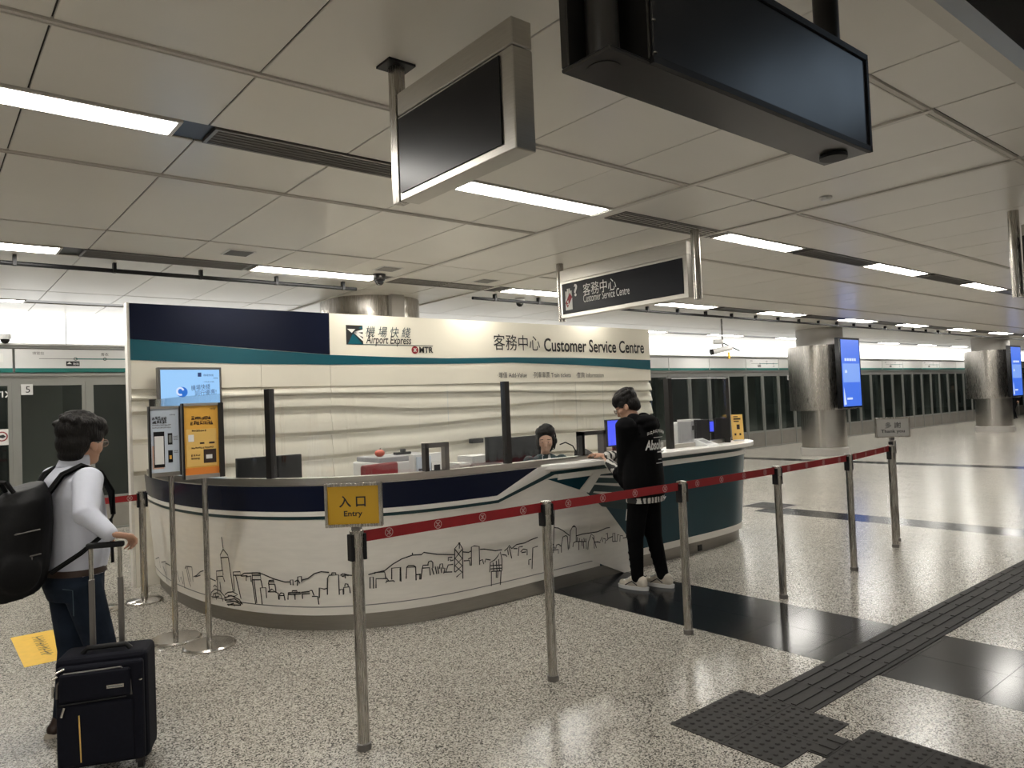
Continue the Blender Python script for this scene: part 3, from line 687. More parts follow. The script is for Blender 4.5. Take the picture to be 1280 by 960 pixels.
# ================================================================== SERVICE COUNTER
ctrl = [(1.86, 7.95), (1.80, 7.73), (1.745, 7.2), (1.74, 6.65), (1.81, 6.05), (1.98, 5.52), (2.27, 5.08), (2.66, 4.80), (3.12, 4.665), (3.65, 4.63), (4.4, 4.63), (5.2, 4.63), (6.0, 4.63), (6.6, 4.64), (7.0, 4.69), (7.28, 4.83), (7.44, 5.10), (7.5, 5.5), (7.52, 5.9)]
PA = []
for i in range(1, len(ctrl)-2):
    p0, p1, p2, p3 = (np.array(ctrl[i+k]) for k in (-1, 0, 1, 2))
    for t in np.linspace(0, 1, 9)[:-1]:
        PA.append(.5*((2*p1)+(-p0+p2)*t+(2*p0-5*p1+4*p2-p3)*t*t+(-p0+3*p1-3*p2+p3)*t**3))
PA.append(np.array(ctrl[-2])); PA = np.array(PA)
SL = np.concatenate([[0], np.cumsum(np.linalg.norm(np.diff(PA, axis=0), axis=1))]); STOT = SL[-1]
def path(s):
    x = np.interp(s, SL, PA[:, 0]); y = np.interp(s, SL, PA[:, 1]); e = .03
    a = np.array([np.interp(max(s-e, 0), SL, PA[:, 0]), np.interp(max(s-e, 0), SL, PA[:, 1])]); b = np.array([np.interp(min(s+e, STOT), SL, PA[:, 0]), np.interp(min(s+e, STOT), SL, PA[:, 1])])
    t = (b-a)/np.linalg.norm(b-a); return np.array([x, y]), t, np.array([t[1], -t[0]])      # outward normal (towards the hall)
LEAN = .075
def cs(s, z, off=0):
    p, t, n = path(s); q = p+n*(off+LEAN*(z-.12)); return np.array([q[0], q[1], z])
def cn(s): n = path(s)[2]; return np.array([n[0], n[1], 0])
def s_of_x(x): 
    i = np.argmax((PA[:, 0] >= x) & (PA[:, 1] < 5.3)); return float(np.interp(x, PA[i-1:i+1, 0], SL[i-1:i+1]))
SS = np.linspace(0, STOT, 400); SPN = [path(s) for s in SS]; SP_ = np.array([q[0] for q in SPN]); SN_ = np.array([q[2] for q in SPN])
def px(u, v):
    """photo pixel -> (s, z) on the leaning counter front"""
    d = _f*FPX + CR*(u-640) - CU*(v-480); off = .04; res = None
    for _ in range(3):
        best = None; Q = SP_+SN_*off; cr_ = Q[:, 0]*d[1]-Q[:, 1]*d[0]
        for i in np.nonzero(cr_[:-1]*cr_[1:] <= 0)[0]:
            if Q[i]@d[:2] > 0:
                t = cr_[i]/(cr_[i]-cr_[i+1]+1e-12); q = Q[i]*(1-t)+Q[i+1]*t; r = np.hypot(*q)
                if best is None or r < best[0]: best = (r, SS[i]*(1-t)+SS[i+1]*t, CAMH+d[2]*r/np.hypot(d[0], d[1]))
        res = best or res; off = LEAN*(res[2]-.12)
    return res[1], res[2]
def strip(s0, s1, z0, z1, o0, o1=None, thick=.02, step=.06, lean=True, ramp=0):
    """curved band on the counter front between heights z0..z1 (offset o0 at bottom, o1 at top)"""
    o1 = o0 if o1 is None else o1; N = max(1, int((s1-s0)/step)); mb = MB(); vs = []; fs = []
    for k in range(N+1):
        s = s0+(s1-s0)*k/N
        if lean: vs += [cs(s, z0, o0), cs(s, z1, o1), cs(s, z1, o1-thick), cs(s, z0, o0-thick)]
        else:
            p, t, n = path(s)
            rd = ramp*max(0, 1-(s-s0)/.4)**1.5
            for z, o in ((z0, o0-rd), (z1, o1-rd), (z1, o1-thick), (z0, o0-thick)): q = p+n*o; vs.append((q[0], q[1], z))
        if k:
            q = 4*(k-1); fs += [(q+j, q+4+j, q+4+(j+1) % 4, q+(j+1) % 4) for j in range(4)]
    fs += [(0, 1, 2, 3), (4*N+3, 4*N+2, 4*N+1, 4*N)]
    return mb.add(vs, fs)
ct = thing('service_counter', 'long curved customer service counter, white with skyline drawing and teal right half', 'counter', (4.5, 5.2, 0))
sD = s_of_x(4.75); sL = s_of_x(4.2)
strip(0, STOT, 0, .125, -.035, thick=.03, lean=False).build('kick_plate', 'kick', ct, smooth=True)
strip(0, sD, .12, 1.06, 0).build('white_front', 'whitepaint', ct, smooth=True)
strip(sD, STOT, .12, 1.06, 0).build('teal_front', 'tealdark', ct, smooth=True)
strip(sD+.5, STOT, .12, .185, .004, thick=.006).build('white_foot_stripe', 'whitepaint', ct, smooth=True)
zl = lambda s: .20
strip(.02, s_of_x(5.35), .178, .185, .001, thick=.001).build('foot_line', 'inkgrey', ct)
# left stripes: navy band / white / thin dark stripe, turning up towards the right-hand ledge
sA, sB = px(621, 622)[0], px(671, 583)[0]
NZ0, NZ1 = .885, 1.07
strip(0, sA, NZ0, NZ1, .006, thick=.008).build('navy_band', 'navy', ct, smooth=True)
def cpoly(szs, name, m, off): 
    pts = [cs(s, z, off) for s, z in szs]; n = cn(np.mean([s for s, z in szs])); return MB().poly(pts, n, .003).build(name, m, ct)
cpoly([(sA, NZ0), (sB, NZ1), (sA, NZ1)], 'navy_corner', 'navy', .006)
strip(0, sA+.02, .825, .848, .004, thick=.005).build('thin_stripe', 'stripe', ct, smooth=True)
strip(0, sA, .85, NZ0-.002, .010, thick=.012).build('white_bead', 'ledge', ct, smooth=True)
sC = px(690, 589)[0]
cpoly([(sA+.01, .825), (sA+.01, .848), (sC, 1.022), (sC+.03, .995)], 'rising_stripe', 'stripe', .005)
cpoly([(sA-.005, .85), (sA-.005, NZ0-.002), (sB+.01, NZ1), (sB+.13, NZ1), (sA+.05, .862)], 'rising_bead', 'ledge', .011)
strip(sC-.02, STOT, .995, 1.022, .010, thick=.012).build('thin_stripe', 'stripe', ct, smooth=True)
strip(sC+.06, STOT, .945, .993, .012, thick=.014).build('white_fascia', 'ledge', ct, smooth=True)
# big logo on the straight front: white field edge, triangle and rays
bx = [(sD-.1, .19), (sD-.1, .99)]+[px(u, v) for u, v in ((753, 637), (770, 653), (783, 668), (790, 690), (795, 712))]
cpoly([(sD-.12, .19), px(797, 722)]+[px(u, v) for u, v in ((793, 700), (783, 669), (768, 651), (752, 636), (727, 615))]+[(sD-.12, .84)], 'white_field', 'whitepaint', .003)
cpoly([px(684, 599), px(740, 591), px(724, 612)], 'logo_triangle', 'tealdark', .005)
cpoly([px(741, 590), px(752, 589), px(735, 616), px(725, 612.5)], 'logo_bar', 'ledge', .014)
cpoly([px(752, 590), px(800, 588), px(800, 640), px(752, 633), px(733, 616)], 'logo_dark_field', 'stripe', .004)
for a, b in ((597, 594.5), (606, 603), (617, 613)):
    cpoly([px(742, (a+b)/2-1), px(800, b+ (a-600)*.25), px(800, a+2+(a-600)*.3), px(741, (a+b)/2+1)], 'logo_ray', 'ledge', .007)
# skyline drawing, traced as fine strokes
SK = [((180, 660, .2031), [[(50, 195), (70, 250)], [(75, 190), (95, 180), (105, 245)], [(110, 210), (135, 205), (140, 290)], [(120, 235), (140, 290), (145, 330)], [(135, 215), (165, 230)], [(205, 262), (222, 330), (230, 300), (245, 345)], [(240, 265), (255, 370)], [(255, 250), (262, 232), (270, 240), (290, 330)], [(270, 235), (298, 240), (305, 330)], [(262, 240), (280, 330), (292, 360)], [(308, 300), (325, 292), (350, 268), (370, 262)], [(320, 300), (350, 290)],
 [(480, 55), (490, 125)], [(490, 130), (472, 165), (474, 182), (522, 180), (518, 165), (490, 130)], [(476, 182), (484, 262)], [(522, 182), (552, 390)], [(450, 320), (448, 265), (488, 260), (490, 290)], [(455, 400), (455, 298), (488, 296), (500, 330)], [(470, 330), (478, 400)], [(410, 310), (445, 325)],
 [(412, 440), (418, 395), (440, 375), (470, 385), (500, 420), (510, 440)], [(425, 430), (430, 405), (450, 398), (475, 410), (490, 450)], [(440, 400), (450, 440)], [(430, 425), (465, 420)], [(430, 360), (440, 350), (450, 362)], [(500, 410), (520, 395), (550, 392), (580, 410), (560, 420), (520, 415)], [(495, 430), (540, 415), (590, 440), (610, 470)], [(500, 445), (560, 435), (605, 465)], [(510, 455), (560, 450), (600, 470)], [(520, 475), (555, 462), (560, 482)], [(515, 470), (600, 475)],
 [(560, 390), (552, 270), (595, 268), (597, 290), (552, 290)], [(567, 292), (600, 435)], [(597, 292), (620, 278), (700, 275), (730, 282), (800, 312), (870, 332), (905, 330)], [(600, 295), (640, 293)], [(632, 325), (632, 300), (660, 295), (662, 330)], [(670, 320), (668, 275), (718, 275), (722, 318), (670, 318)], [(670, 290), (720, 290)], [(668, 320), (690, 465)], [(680, 320), (697, 462)], [(722, 320), (732, 365)], [(730, 468), (718, 368), (752, 366), (757, 430)], [(768, 345), (772, 322), (800, 320), (805, 345), (770, 345)], [(770, 330), (803, 330)], [(770, 345), (775, 380)], [(808, 345), (815, 395)], [(765, 392), (790, 375), (812, 392), (765, 392)], [(812, 395), (828, 400), (832, 440)], [(835, 410), (845, 398), (862, 402), (870, 445)], [(835, 440), (835, 415), (865, 415)],
 [(888, 440), (890, 398), (965, 395), (967, 405), (890, 408)], [(915, 392), (915, 385), (943, 385), (943, 393)], [(970, 395), (1020, 390), (1022, 403), (972, 405), (970, 395)], [(930, 408), (932, 440)], [(975, 405), (978, 435)], [(1022, 385), (1035, 382), (1048, 415)], [(1035, 420), (1070, 420), (1078, 470)], [(905, 350), (902, 320), (918, 318), (920, 352)], [(930, 330), (945, 320)], [(945, 355), (948, 300), (970, 297), (972, 332)], [(950, 318), (960, 340)], [(972, 320), (1010, 310), (1050, 280), (1090, 268), (1140, 272)], [(1080, 430), (1080, 368), (1110, 375), (1130, 370)], [(1130, 410), (1130, 310), (1140, 290), (1198, 288), (1203, 410)], [(1155, 288), (1158, 275), (1180, 275), (1182, 288)], [(1205, 380), (1225, 375), (1228, 410)], [(1230, 405), (1230, 365), (1265, 362), (1270, 400)], [(1235, 360), (1240, 342), (1255, 345), (1258, 360)], [(1210, 290), (1225, 280), (1240, 290), (1220, 298)], [(1240, 310), (1240, 290), (1260, 292)]]),
 ((430, 640, .2031), [[(0, 380), (30, 388), (60, 390)], [(60, 440), (60, 590)], [(150, 385), (185, 375), (250, 360), (300, 320), (355, 288), (420, 265), (475, 262), (490, 248), (570, 260), (680, 262)], [(420, 265), (420, 250)], [(160, 470), (160, 400), (180, 400), (182, 470)], [(190, 380), (188, 372), (250, 368), (257, 405)], [(197, 468), (197, 410), (265, 408), (275, 425)], [(258, 437), (260, 425), (305, 422), (310, 430)], [(293, 415), (293, 345), (348, 340), (350, 428)], [(345, 345), (345, 425)], [(382, 410), (385, 340), (440, 338), (443, 420)], [(385, 340), (395, 330), (430, 330), (440, 338)], [(445, 385), (465, 383)], [(465, 415), (468, 378)], [(472, 415), (480, 350), (485, 328), (520, 325)], [(480, 345), (525, 342), (530, 390)], [(515, 322), (520, 305), (535, 300), (545, 310), (545, 345)], [(540, 345), (552, 385)], [(560, 335), (570, 382)], [(575, 335), (582, 380)], [(585, 350), (590, 320), (605, 318), (608, 350)], [(595, 340), (600, 375)], [(605, 345), (620, 345), (612, 378)], [(625, 368), (640, 325), (670, 322)], [(615, 370), (665, 368)], [(640, 300), (640, 280), (665, 278)], [(650, 290), (655, 300), (672, 295)],
 [(678, 370), (680, 225), (708, 190), (728, 225), (730, 410)], [(682, 230), (725, 285), (682, 330), (725, 370), (690, 400)], [(725, 230), (682, 285), (725, 330), (682, 370)], [(708, 190), (708, 225)], [(702, 190), (714, 190)], [(702, 195), (714, 195)], [(728, 245), (765, 248), (780, 240)], [(735, 300), (770, 298), (775, 330)], [(762, 290), (780, 280)], [(782, 330), (782, 215), (800, 208), (830, 212), (833, 325)], [(835, 230), (860, 228), (930, 238), (970, 232)], [(835, 300), (850, 292), (858, 320)], [(865, 310), (870, 290), (900, 295)], [(895, 370), (898, 310), (925, 295), (945, 270), (960, 245), (970, 290), (970, 360)], [(900, 330), (970, 325)], [(900, 350), (972, 345)], [(905, 365), (970, 362)], [(915, 310), (920, 365)], [(935, 300), (940, 365)], [(950, 290), (955, 365)], [(905, 365), (905, 455)], [(935, 365), (935, 405)], [(965, 360), (960, 448)], [(945, 365), (943, 405)], [(970, 262), (995, 265), (1000, 275)], [(985, 240), (1005, 222), (1015, 205), (1030, 225)], [(1005, 230), (1010, 265)], [(1015, 215), (1030, 285)], [(1030, 225), (1060, 200), (1110, 190), (1150, 170), (1190, 155)], [(1040, 225), (1065, 225)], [(1070, 270), (1075, 215), (1098, 212)], [(1085, 245), (1100, 228), (1125, 232), (1125, 265)], [(1090, 250), (1118, 245)], [(1155, 350), (1160, 220), (1190, 210)], [(1135, 325), (1135, 295), (1150, 290)]]),
 ((660, 630, .125), [[(258, -40), (245, 60), (262, -30)], [(262, -20), (262, 40), (250, 490)], [(245, 400), (260, 440), (275, 442), (280, 410), (305, 402), (325, 420)], [(245, 460), (300, 455), (300, 495)], [(330, 485), (330, 410), (345, 330), (375, 315), (390, 325), (400, 455)], [(410, 445), (412, 380)], [(415, 385), (420, 270), (440, 230), (470, 225), (478, 240), (478, 375)], [(440, 230), (455, 215), (470, 225)], [(260, 235), (300, 240), (350, 268), (410, 315)], [(480, 318), (540, 300), (690, 278), (780, 240), (815, 235)], [(445, 430), (450, 390), (475, 375), (580, 375), (580, 450)], [(490, 330), (490, 370)], [(510, 340), (510, 370)], [(535, 350), (535, 370)], [(555, 340), (560, 370)], [(575, 345), (575, 370)], [(505, 380), (505, 460)], [(535, 380), (538, 420)], [(550, 380), (555, 445)], [(595, 455), (600, 380), (630, 300), (655, 320), (660, 445)], [(640, 330), (665, 380), (680, 440)], [(665, 380), (700, 380)], [(685, 375), (720, 385)], [(720, 370), (735, 330), (745, 380)], [(750, 345), (775, 350), (765, 395)], [(775, 300), (790, 290), (795, 355), (780, 365)], [(795, 345), (840, 325)], [(842, 375), (845, 292), (865, 290), (868, 372)], [(842, 375), (890, 370), (890, 305), (910, 310)], [(915, 375), (918, 315), (945, 318)], [(945, 340), (1060, 320)]])]
sk = MB()
for (ox, oy, k), lines in SK:
    for ln in lines:
        P = [px(ox+a*k, oy+b*k) for a, b in ln]
        sk.ribbon([cs(s, z, .0045) for s, z in P], .0085, [cn(s) for s, z in P])
tag(sk.build('skyline_drawing', 'ink', ct), 'thin black line drawing of a city skyline', None, kind='stuff')
# worktops, ledge
strip(0, s_of_x(4.3), 1.055, 1.075, .02, thick=.36, lean=False).build('counter_top', 'ledge', ct)
strip(sB+.06, STOT-.28, 1.035, 1.085, .17, thick=.50, lean=False, ramp=.11).build('service_ledge', 'ledge', ct, bevel=.012)
strip(.3, STOT-.05, .72, .75, -.12, thick=.55, lean=False).build('staff_desk', 'whitepaint', ct)
MB().box(7.42, 7.72, 5.25, 5.5, .35, 1.03).build('end_panel', 'greyplastic', ct)
MB().box(6.16, 6.22, 4.60, 4.612, .03, .09).build('socket', 'black', ct)
# glass screen on the counter ------------------------------------
GO = .015
gs = thing('glass_screen', 'tall clear screen with dark posts on a steel rail along the left of the counter', 'glass screen', (3.3, 5.0, 1.075))
sG0, sG1 = .35, s_of_x(4.82)
strip(0, sG1, 1.075, 1.125, GO+.04, thick=.08, lean=False).build('base_rail', 'steelh', gs, smooth=True)
def spx(u, off):
    d = _f*FPX + CR*(u-640); best = None
    Q = np.array([path(s)[0]+path(s)[2]*off for s in SS]); c_ = Q[:, 0]*d[1]-Q[:, 1]*d[0]
    for i in range(len(SS)-1):
        if c_[i]*c_[i+1] <= 0 and Q[i]@d[:2] > 0:
            r = np.hypot(*Q[i])
            if best is None or r < best[0]: best = (r, SS[i])
    if best is None:      # beyond the rounded end: take the spot whose direction is nearest
        m_ = np.array([q@d[:2]/np.linalg.norm(q)/np.linalg.norm(d[:2]) for q in Q]); return SS[int(np.argmax(m_))]
    return best[1]
def post(s, par, z0=1.075, z1=1.79, w=.045, m='darkmetal'):
    p, t, n = path(s); c = p+n*GO; t3 = np.array([t[0], t[1], 0]); n3 = np.array([n[0], n[1], 0])
    MB().obox(np.array([c[0], c[1], z0])-t3*w/2-n3*.03, t3*w, n3*.06, (0, 0, z1-z0)).build('post', m, par)
SP1, SP2 = spx(338, GO), spx(633, GO); SH1, SH2 = spx(527, GO), spx(559, GO)
SK1, SK2 = spx(722, GO), spx(752, GO)
for s in (.25, SP1, SP2): post(s, gs)
def pane(a, b, z0, z1, par): strip(a, b, z0, z1, GO+.004, thick=.008, lean=False).build('glass_pane', 'acrylic', par, smooth=True)
HZ = 1.335
pane(.28, SP1-.03, 1.125, 1.78, gs); pane(SP1+.03, SH1-.02, 1.125, 1.78, gs); pane(SH1-.02, SH2+.02, HZ+.01, 1.78, gs); pane(SH2+.02, SP2-.03, 1.125, 1.78, gs)
pane(SP2+.03, SK1-.02, 1.125, 1.78, gs); pane(SK1-.02, SK2+.02, HZ+.01, 1.78, gs); pane(SK2+.02, s_of_x(5.55), 1.09, 1.78, gs)
def hatch(a, b, label):
    p, t, n = path((a+b)/2); t3, n3 = np.array([t[0], t[1], 0]), np.array([n[0], n[1], 0]); c = p+n*GO; L = b-a
    h = thing('pass_hatch', label, 'hatch', (c[0], c[1], 1.125), group='steel pass-through hatches')
    o = np.array([c[0], c[1], 1.10])-t3*L/2; D = n3*.075; o = o-n3*.04; H = HZ-1.10
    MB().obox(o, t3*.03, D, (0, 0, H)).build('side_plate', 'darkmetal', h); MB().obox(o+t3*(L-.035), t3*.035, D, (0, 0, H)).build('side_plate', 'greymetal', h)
    MB().obox(o+np.array([0, 0, H-.035]), t3*L, D, (0, 0, .035)).build('top_plate', 'greymetal', h); MB().obox(o+t3*.03, t3*(L-.065), D, (0, 0, .025)).build('sill', 'steelh', h)
hatch(SH1, SH2, 'steel framed pass-through hatch in the glass behind the yellow entry sign')
hatch(SK1, SK2, 'steel framed pass-through hatch between the seated clerk and the customer')
# right-hand screen
gr = thing('glass_screen', 'smoky clear curved screen on the right end of the counter beyond the customer', 'glass screen', (6.8, 4.9, 1.085))
GO = -.10
sR0, sR1 = s_of_x(5.95), spx(909, GO)
strip(sR0, sR1, 1.085, 1.125, GO+.03, thick=.06, lean=False).build('base_rail', 'steelh', gr, smooth=True)
pane(sR0+.03, sR1, 1.125, 1.80, gr); post(sR0, gr, 1.085, 1.80, .06); post(sR1+.02, gr, 1.085, 1.80, .03)
strip(sR0, sR1, 1.795, 1.805, GO+.006, thick=.012, lean=False).build('top_edge', 'whiteplastic', gr)
a, b = spx(876, GO), spx(900, GO)
for s in (a, b):
    p, t, n = path(s); c = p+n*GO; t3, n3 = np.array([t[0], t[1], 0]), np.array([n[0], n[1], 0])
    MB().obox(np.array([c[0], c[1], 1.085])-n3*.09-t3*.012, t3*.024, n3*.18, (0, 0, .27)).build('hatch_side', 'darkmetal', gr)

# ------------------------------------------------------------------ things on and behind the counter
def monitor(x, y, z, w, h, ang, label, scr='screenoff', back=False, base=.75):
    t = thing('monitor', label, 'monitor', (x, y, base), ang, local=True); zz = z-base
    MB().box(-w/2, w/2, -.02, .02, zz-h/2, zz+h/2).build('casing', 'black', t, bevel=.006)
    MB().box(-w/2+.012, w/2-.012, -.024, -.019, zz-h/2+.015, zz+h/2-.012).build('screen', scr, t)
    MB().box(-.03, .03, .02, .045, 0.01, zz).build('stand', 'black', t); MB().box(-.12, .12, -.06, .12, 0, .012).build('foot', 'black', t)
    return t
def onY(u, v, y): return at(u, v, 'y', y)
p = onY(328, 590, 5.7); monitor(p[0]-.06, 5.75, 1.12, .25, .3, 0, 'black monitor just left of the first glass post')
p = onY(353, 590, 5.8); monitor(p[0]+.02, 5.8, 1.11, .28, .31, 0, 'black monitor just right of the first glass post')
p = onY(622, 565, 5.5); monitor(p[0]+.05, 5.55, 1.12, .30, .36, 0, 'dark monitor left of the second glass post with a pale reflection')
p = onY(660, 562, 5.75); monitor(p[0]-.05, 5.75, 1.10, .56, .34, .1, 'wide black monitor beside the seated clerk')
p = onY(765, 535, 5.5); monitor(p[0]+.12, 5.55, 1.24, .34, .30, 0, 'lit blue monitor beside the customer\'s head', 'bluescreen')
p = onY(893, 533, 4.92); monitor(p[0], 4.92, p[2], .17, .14, -.5, 'small lit blue screen inside the right-hand screen', 'bluescreen', base=1.085)
p = onY(905, 530, 5.0); monitor(p[0], 5.0, p[2], .07, .17, -.7, 'narrow lit blue screen at the right end of the counter', 'bluescreen', base=1.085)
# printer cabinet
p = onY(508, 575, 6.3); x = p[0]
pr = thing('office_printer', 'large white office printer behind the counter near the red chair', 'printer', (x, 6.4, 0))
MB().box(x-.36, x+.36, 6.2, 6.75, 0.05, 1.09).build('body', 'whiteplastic', pr, bevel=.02); MB().box(x-.34, x+.34, 6.24, 6.7, 1.09, 1.14).build('lid', 'greyplastic', pr, bevel=.01)
MB().box(x-.06, x+.1, 6.188, 6.2, .82, .95).build('control_panel', 'greyplastic', pr); MB().box(x-.3, x+.3, 6.19, 6.2, .5, .505).build('tray_line', 'black', pr)
MB().box(x-.33, x+.33, 6.3, 6.6, .0, .05).build('plinth', 'black', pr)
t = thing('tape_dispenser', 'dark tape dispenser lying on the printer lid', 'tape dispenser', (x+.05, 6.45, 1.14)); MB().box(x-.03, x+.13, 6.42, 6.5, 1.14, 1.165).lathe((x+.06, 6.46, 1.165), [(.03, 0), (.03, .03)], 16).build('body', 'black', t)
t = thing('fruit', 'small orange red round ornament on the printer', 'ornament', (x-.24, 6.4, 1.14)); MB().ell((x-.24, 6.4, 1.175), (.05, .05, .036)).build('body', mat('fruit', (.6, .1, .05), .4), t, smooth=True); MB().tube([(x-.24, 6.4, 1.2), (x-.23, 6.4, 1.225)], .005, 6).build('stalk', 'brown', t)
# chairs
def chair(x, y, rz, label, m, zb=1.12):
    t = thing('office_chair', label, 'chair', (x, y, 0), rz, local=True)
    for k in range(5):
        a = k*2*math.pi/5; MB().tube([(0, 0, .09), (.28*math.cos(a), .28*math.sin(a), .06)], [.022, .015], 8).build('foot', 'black', t); MB().ell((.28*math.cos(a), .28*math.sin(a), .03), (.03, .03, .03), n=10, m=6).build('caster', 'black', t)
    MB().tube([(0, 0, .08), (0, 0, .5)], .025, 10).build('stem', 'darkmetal', t)
    MB().box(-.24, .24, -.24, .24, .49, .57).build('seat', m, t, bevel=.03)
    MB().box(-.21, .21, -.28, -.22, .68, zb).build('backrest', m, t, bevel=.03, segs=3); MB().box(-.03, .03, -.3, -.27, .5, .8).build('back_bar', 'black', t)
p = onY(466, 590, 5.75); chair(p[0], 5.98, .25, 'red office chair behind the counter above the entry sign', 'redchair', 1.13)
# paperwork
def stack(x, y, z, w, d, h, label, m='paper', cat='papers', nm='paper_stack'):
    t = thing(nm, label, cat, (x, y, z))
    k = max(2, int(h/.012))
    for i in range(k):
        a = random.uniform(-.006, .006); MB().box(x-w/2+a, x+w/2+a, y-d/2-a, y+d/2-a, z+h*i/k, z+h*(i+.85)/k).build('sheet', m, t)
p = onY(536, 575, 5.45); x = p[0]
t = thing('leaflet_rack', 'white rack of printed leaflets seen through the left hatch', 'leaflet rack', (x, 5.45, .75))
MB().box(x-.16, x+.14, 5.43, 5.52, .75, 1.2).build('back', 'whiteplastic', t); MB().box(x-.15, x-.01, 5.40, 5.42, .85, 1.18).build('leaflet', 'posterblue', t); MB().box(x+.0, x+.13, 5.40, 5.42, .85, 1.12).build('leaflet', 'paper', t)
MB().box(x+.02, x+.08, 5.395, 5.40, .98, 1.1).build('leaflet_print', 'ink', t); MB().box(x-.14, x-.03, 5.395, 5.40, 1.06, 1.08).build('leaflet_print', 'inkblue', t)
p = onY(572, 575, 5.3); stack(p[0], 5.3, .75, .12, .2, .36, 'tall stack of brown and white booklets right of the left hatch')
p = onY(600, 580, 5.25); stack(p[0]+.05, 5.25, .75, .4, .25, .33, 'pile of dark files along the counter left of the second glass post', 'black')
p = onY(592, 575, 5.9); stack(p[0]+.05, 5.9, .75, .3, .25, .36, 'heap of loose white paper behind the dark files')
p = onY(599, 551, 7.6); t = thing('wall_box', 'small black box fixed to the backdrop wall above the papers', 'box', (p[0], 7.68, p[2])); MB().box(p[0]-.09, p[0]+.09, 7.62, 7.71, p[2]-.03, p[2]+.03).build('body', 'black', t, bevel=.01)
# microphone/terminal by the clerk
p = at(715, 573, 'y', 4.95); t = thing('desk_microphone', 'small black intercom with gooseneck on the counter rail by the clerk', 'intercom', (p[0], 4.76, 1.085))
x = p[0]; MB().add([(x-.08, 4.68, 1.086), (x+.09, 4.68, 1.086), (x+.09, 4.84, 1.086), (x-.08, 4.84, 1.086), (x-.07, 4.70, 1.10), (x+.08, 4.70, 1.10), (x+.08, 4.84, 1.16), (x-.07, 4.84, 1.16)], [(3, 2, 1, 0), (4, 5, 6, 7), (0, 1, 5, 4), (1, 2, 6, 5), (2, 3, 7, 6), (3, 0, 4, 7)]).build('base', 'black', t)
MB().tube([(x-.06, 4.82, 1.13), (x-.10, 4.83, 1.2), (x-.17, 4.85, 1.235), (x-.23, 4.86, 1.22)], .006, 8).build('gooseneck', 'black', t)
# card terminal and printers at the right end
s_ = spx(878, -.02); p, tq, nq = path(s_); c = p+nq*(-.0)
t = thing('card_terminal', 'pale keypad terminal lying on the white ledge at the right', 'terminal', (c[0], c[1], 1.085))
x, y = c; MB().add([(x-.09, y-.09, 1.086), (x+.1, y-.09, 1.086), (x+.1, y+.09, 1.086), (x-.09, y+.09, 1.086), (x-.09, y-.08, 1.10), (x+.1, y-.08, 1.10), (x+.09, y+.09, 1.16), (x-.08, y+.09, 1.16)], [(3, 2, 1, 0), (4, 5, 6, 7), (0, 1, 5, 4), (1, 2, 6, 5), (2, 3, 7, 6), (3, 0, 4, 7)]).build('body', 'whiteplastic', t)
MB().add([(x-.06, y-.05, 1.114), (x+.04, y-.05, 1.114), (x+.04, y+.05, 1.148), (x-.06, y+.05, 1.148)], [(0, 1, 2, 3)]).build('keypad', 'greyplastic', t)
p = onY(872, 545, 5.2); t = thing('ticket_printer', 'grey upright ticket printer behind the right-hand screen', 'printer', (p[0], 5.25, .75)); MB().box(p[0]-.11, p[0]+.07, 5.2, 5.4, .75, 1.32).build('body', 'greyplastic', t, bevel=.01); MB().box(p[0]-.10, p[0]+.06, 5.19, 5.2, 1.22, 1.27).build('slot', 'black', t); MB().box(p[0]-.11, p[0]+.07, 5.2, 5.4, 1.32, 1.34).build('lid', 'whiteplastic', t)
p = onY(862, 540, 5.5); t = thing('ticket_printer', 'pale ticket machine left of the grey printer on the right', 'printer', (p[0]-.05, 5.6, .75)); MB().box(p[0]-.16, p[0]+.05, 5.5, 5.7, .75, 1.3).build('body', 'whiteplastic', t, bevel=.01); MB().box(p[0]-.14, p[0]+.02, 5.49, 5.5, 1.18, 1.25).build('slot', 'greyplastic', t)
p = onY(890, 548, 5.1); t = thing('mug', 'white mug behind the right-hand screen', 'mug', (p[0], 5.1, 1.085)); MB().lathe((p[0], 5.05, 1.086), [(.03, 0), (.036, .09), (.03, .088), (.027, .01)], 18).build('cup', 'whiteplastic', t, smooth=True); MB().tube([(p[0]+.034, 5.05, 1.15), (p[0]+.06, 5.05, 1.14), (p[0]+.06, 5.05, 1.12), (p[0]+.034, 5.05, 1.105)], .005, 6).build('handle', 'whiteplastic', t)
# leaflet holder on ledge
s_ = spx(925, -.02); p, tq, nq = path(s_); c = np.array([p[0], p[1], 1.086]); ex = _r.copy(); nn = np.array([-_f[0], -_f[1], 0]); nn /= np.linalg.norm(nn)
t = thing('leaflet_stand', 'tall yellow leaflet stand on the right end of the counter ledge', 'leaflet stand', tuple(c), local=False)
up = EZ*.985-nn*.10
MB().obox(c-ex*.055, ex*.13, -nn*.006, up*.30).build('card', 'orange2', t); MB().obox(c-ex*.05-nn*.03, ex*.12, nn*.05, EZ*.012).build('foot', 'whiteplastic', t)
q = c-ex*.05+nn*.001
for (a, b, ww, hh) in ((.02, .24, .08, .018), (.02, .215, .06, .012), (.05, .13, .035, .055), (.02, .06, .02, .025), (.075, .06, .02, .025), (.02, .27, .05, .01)): MB().obox(q+ex*a+up*b, ex*ww, nn*.001, up*hh).build('print', 'brown', t)

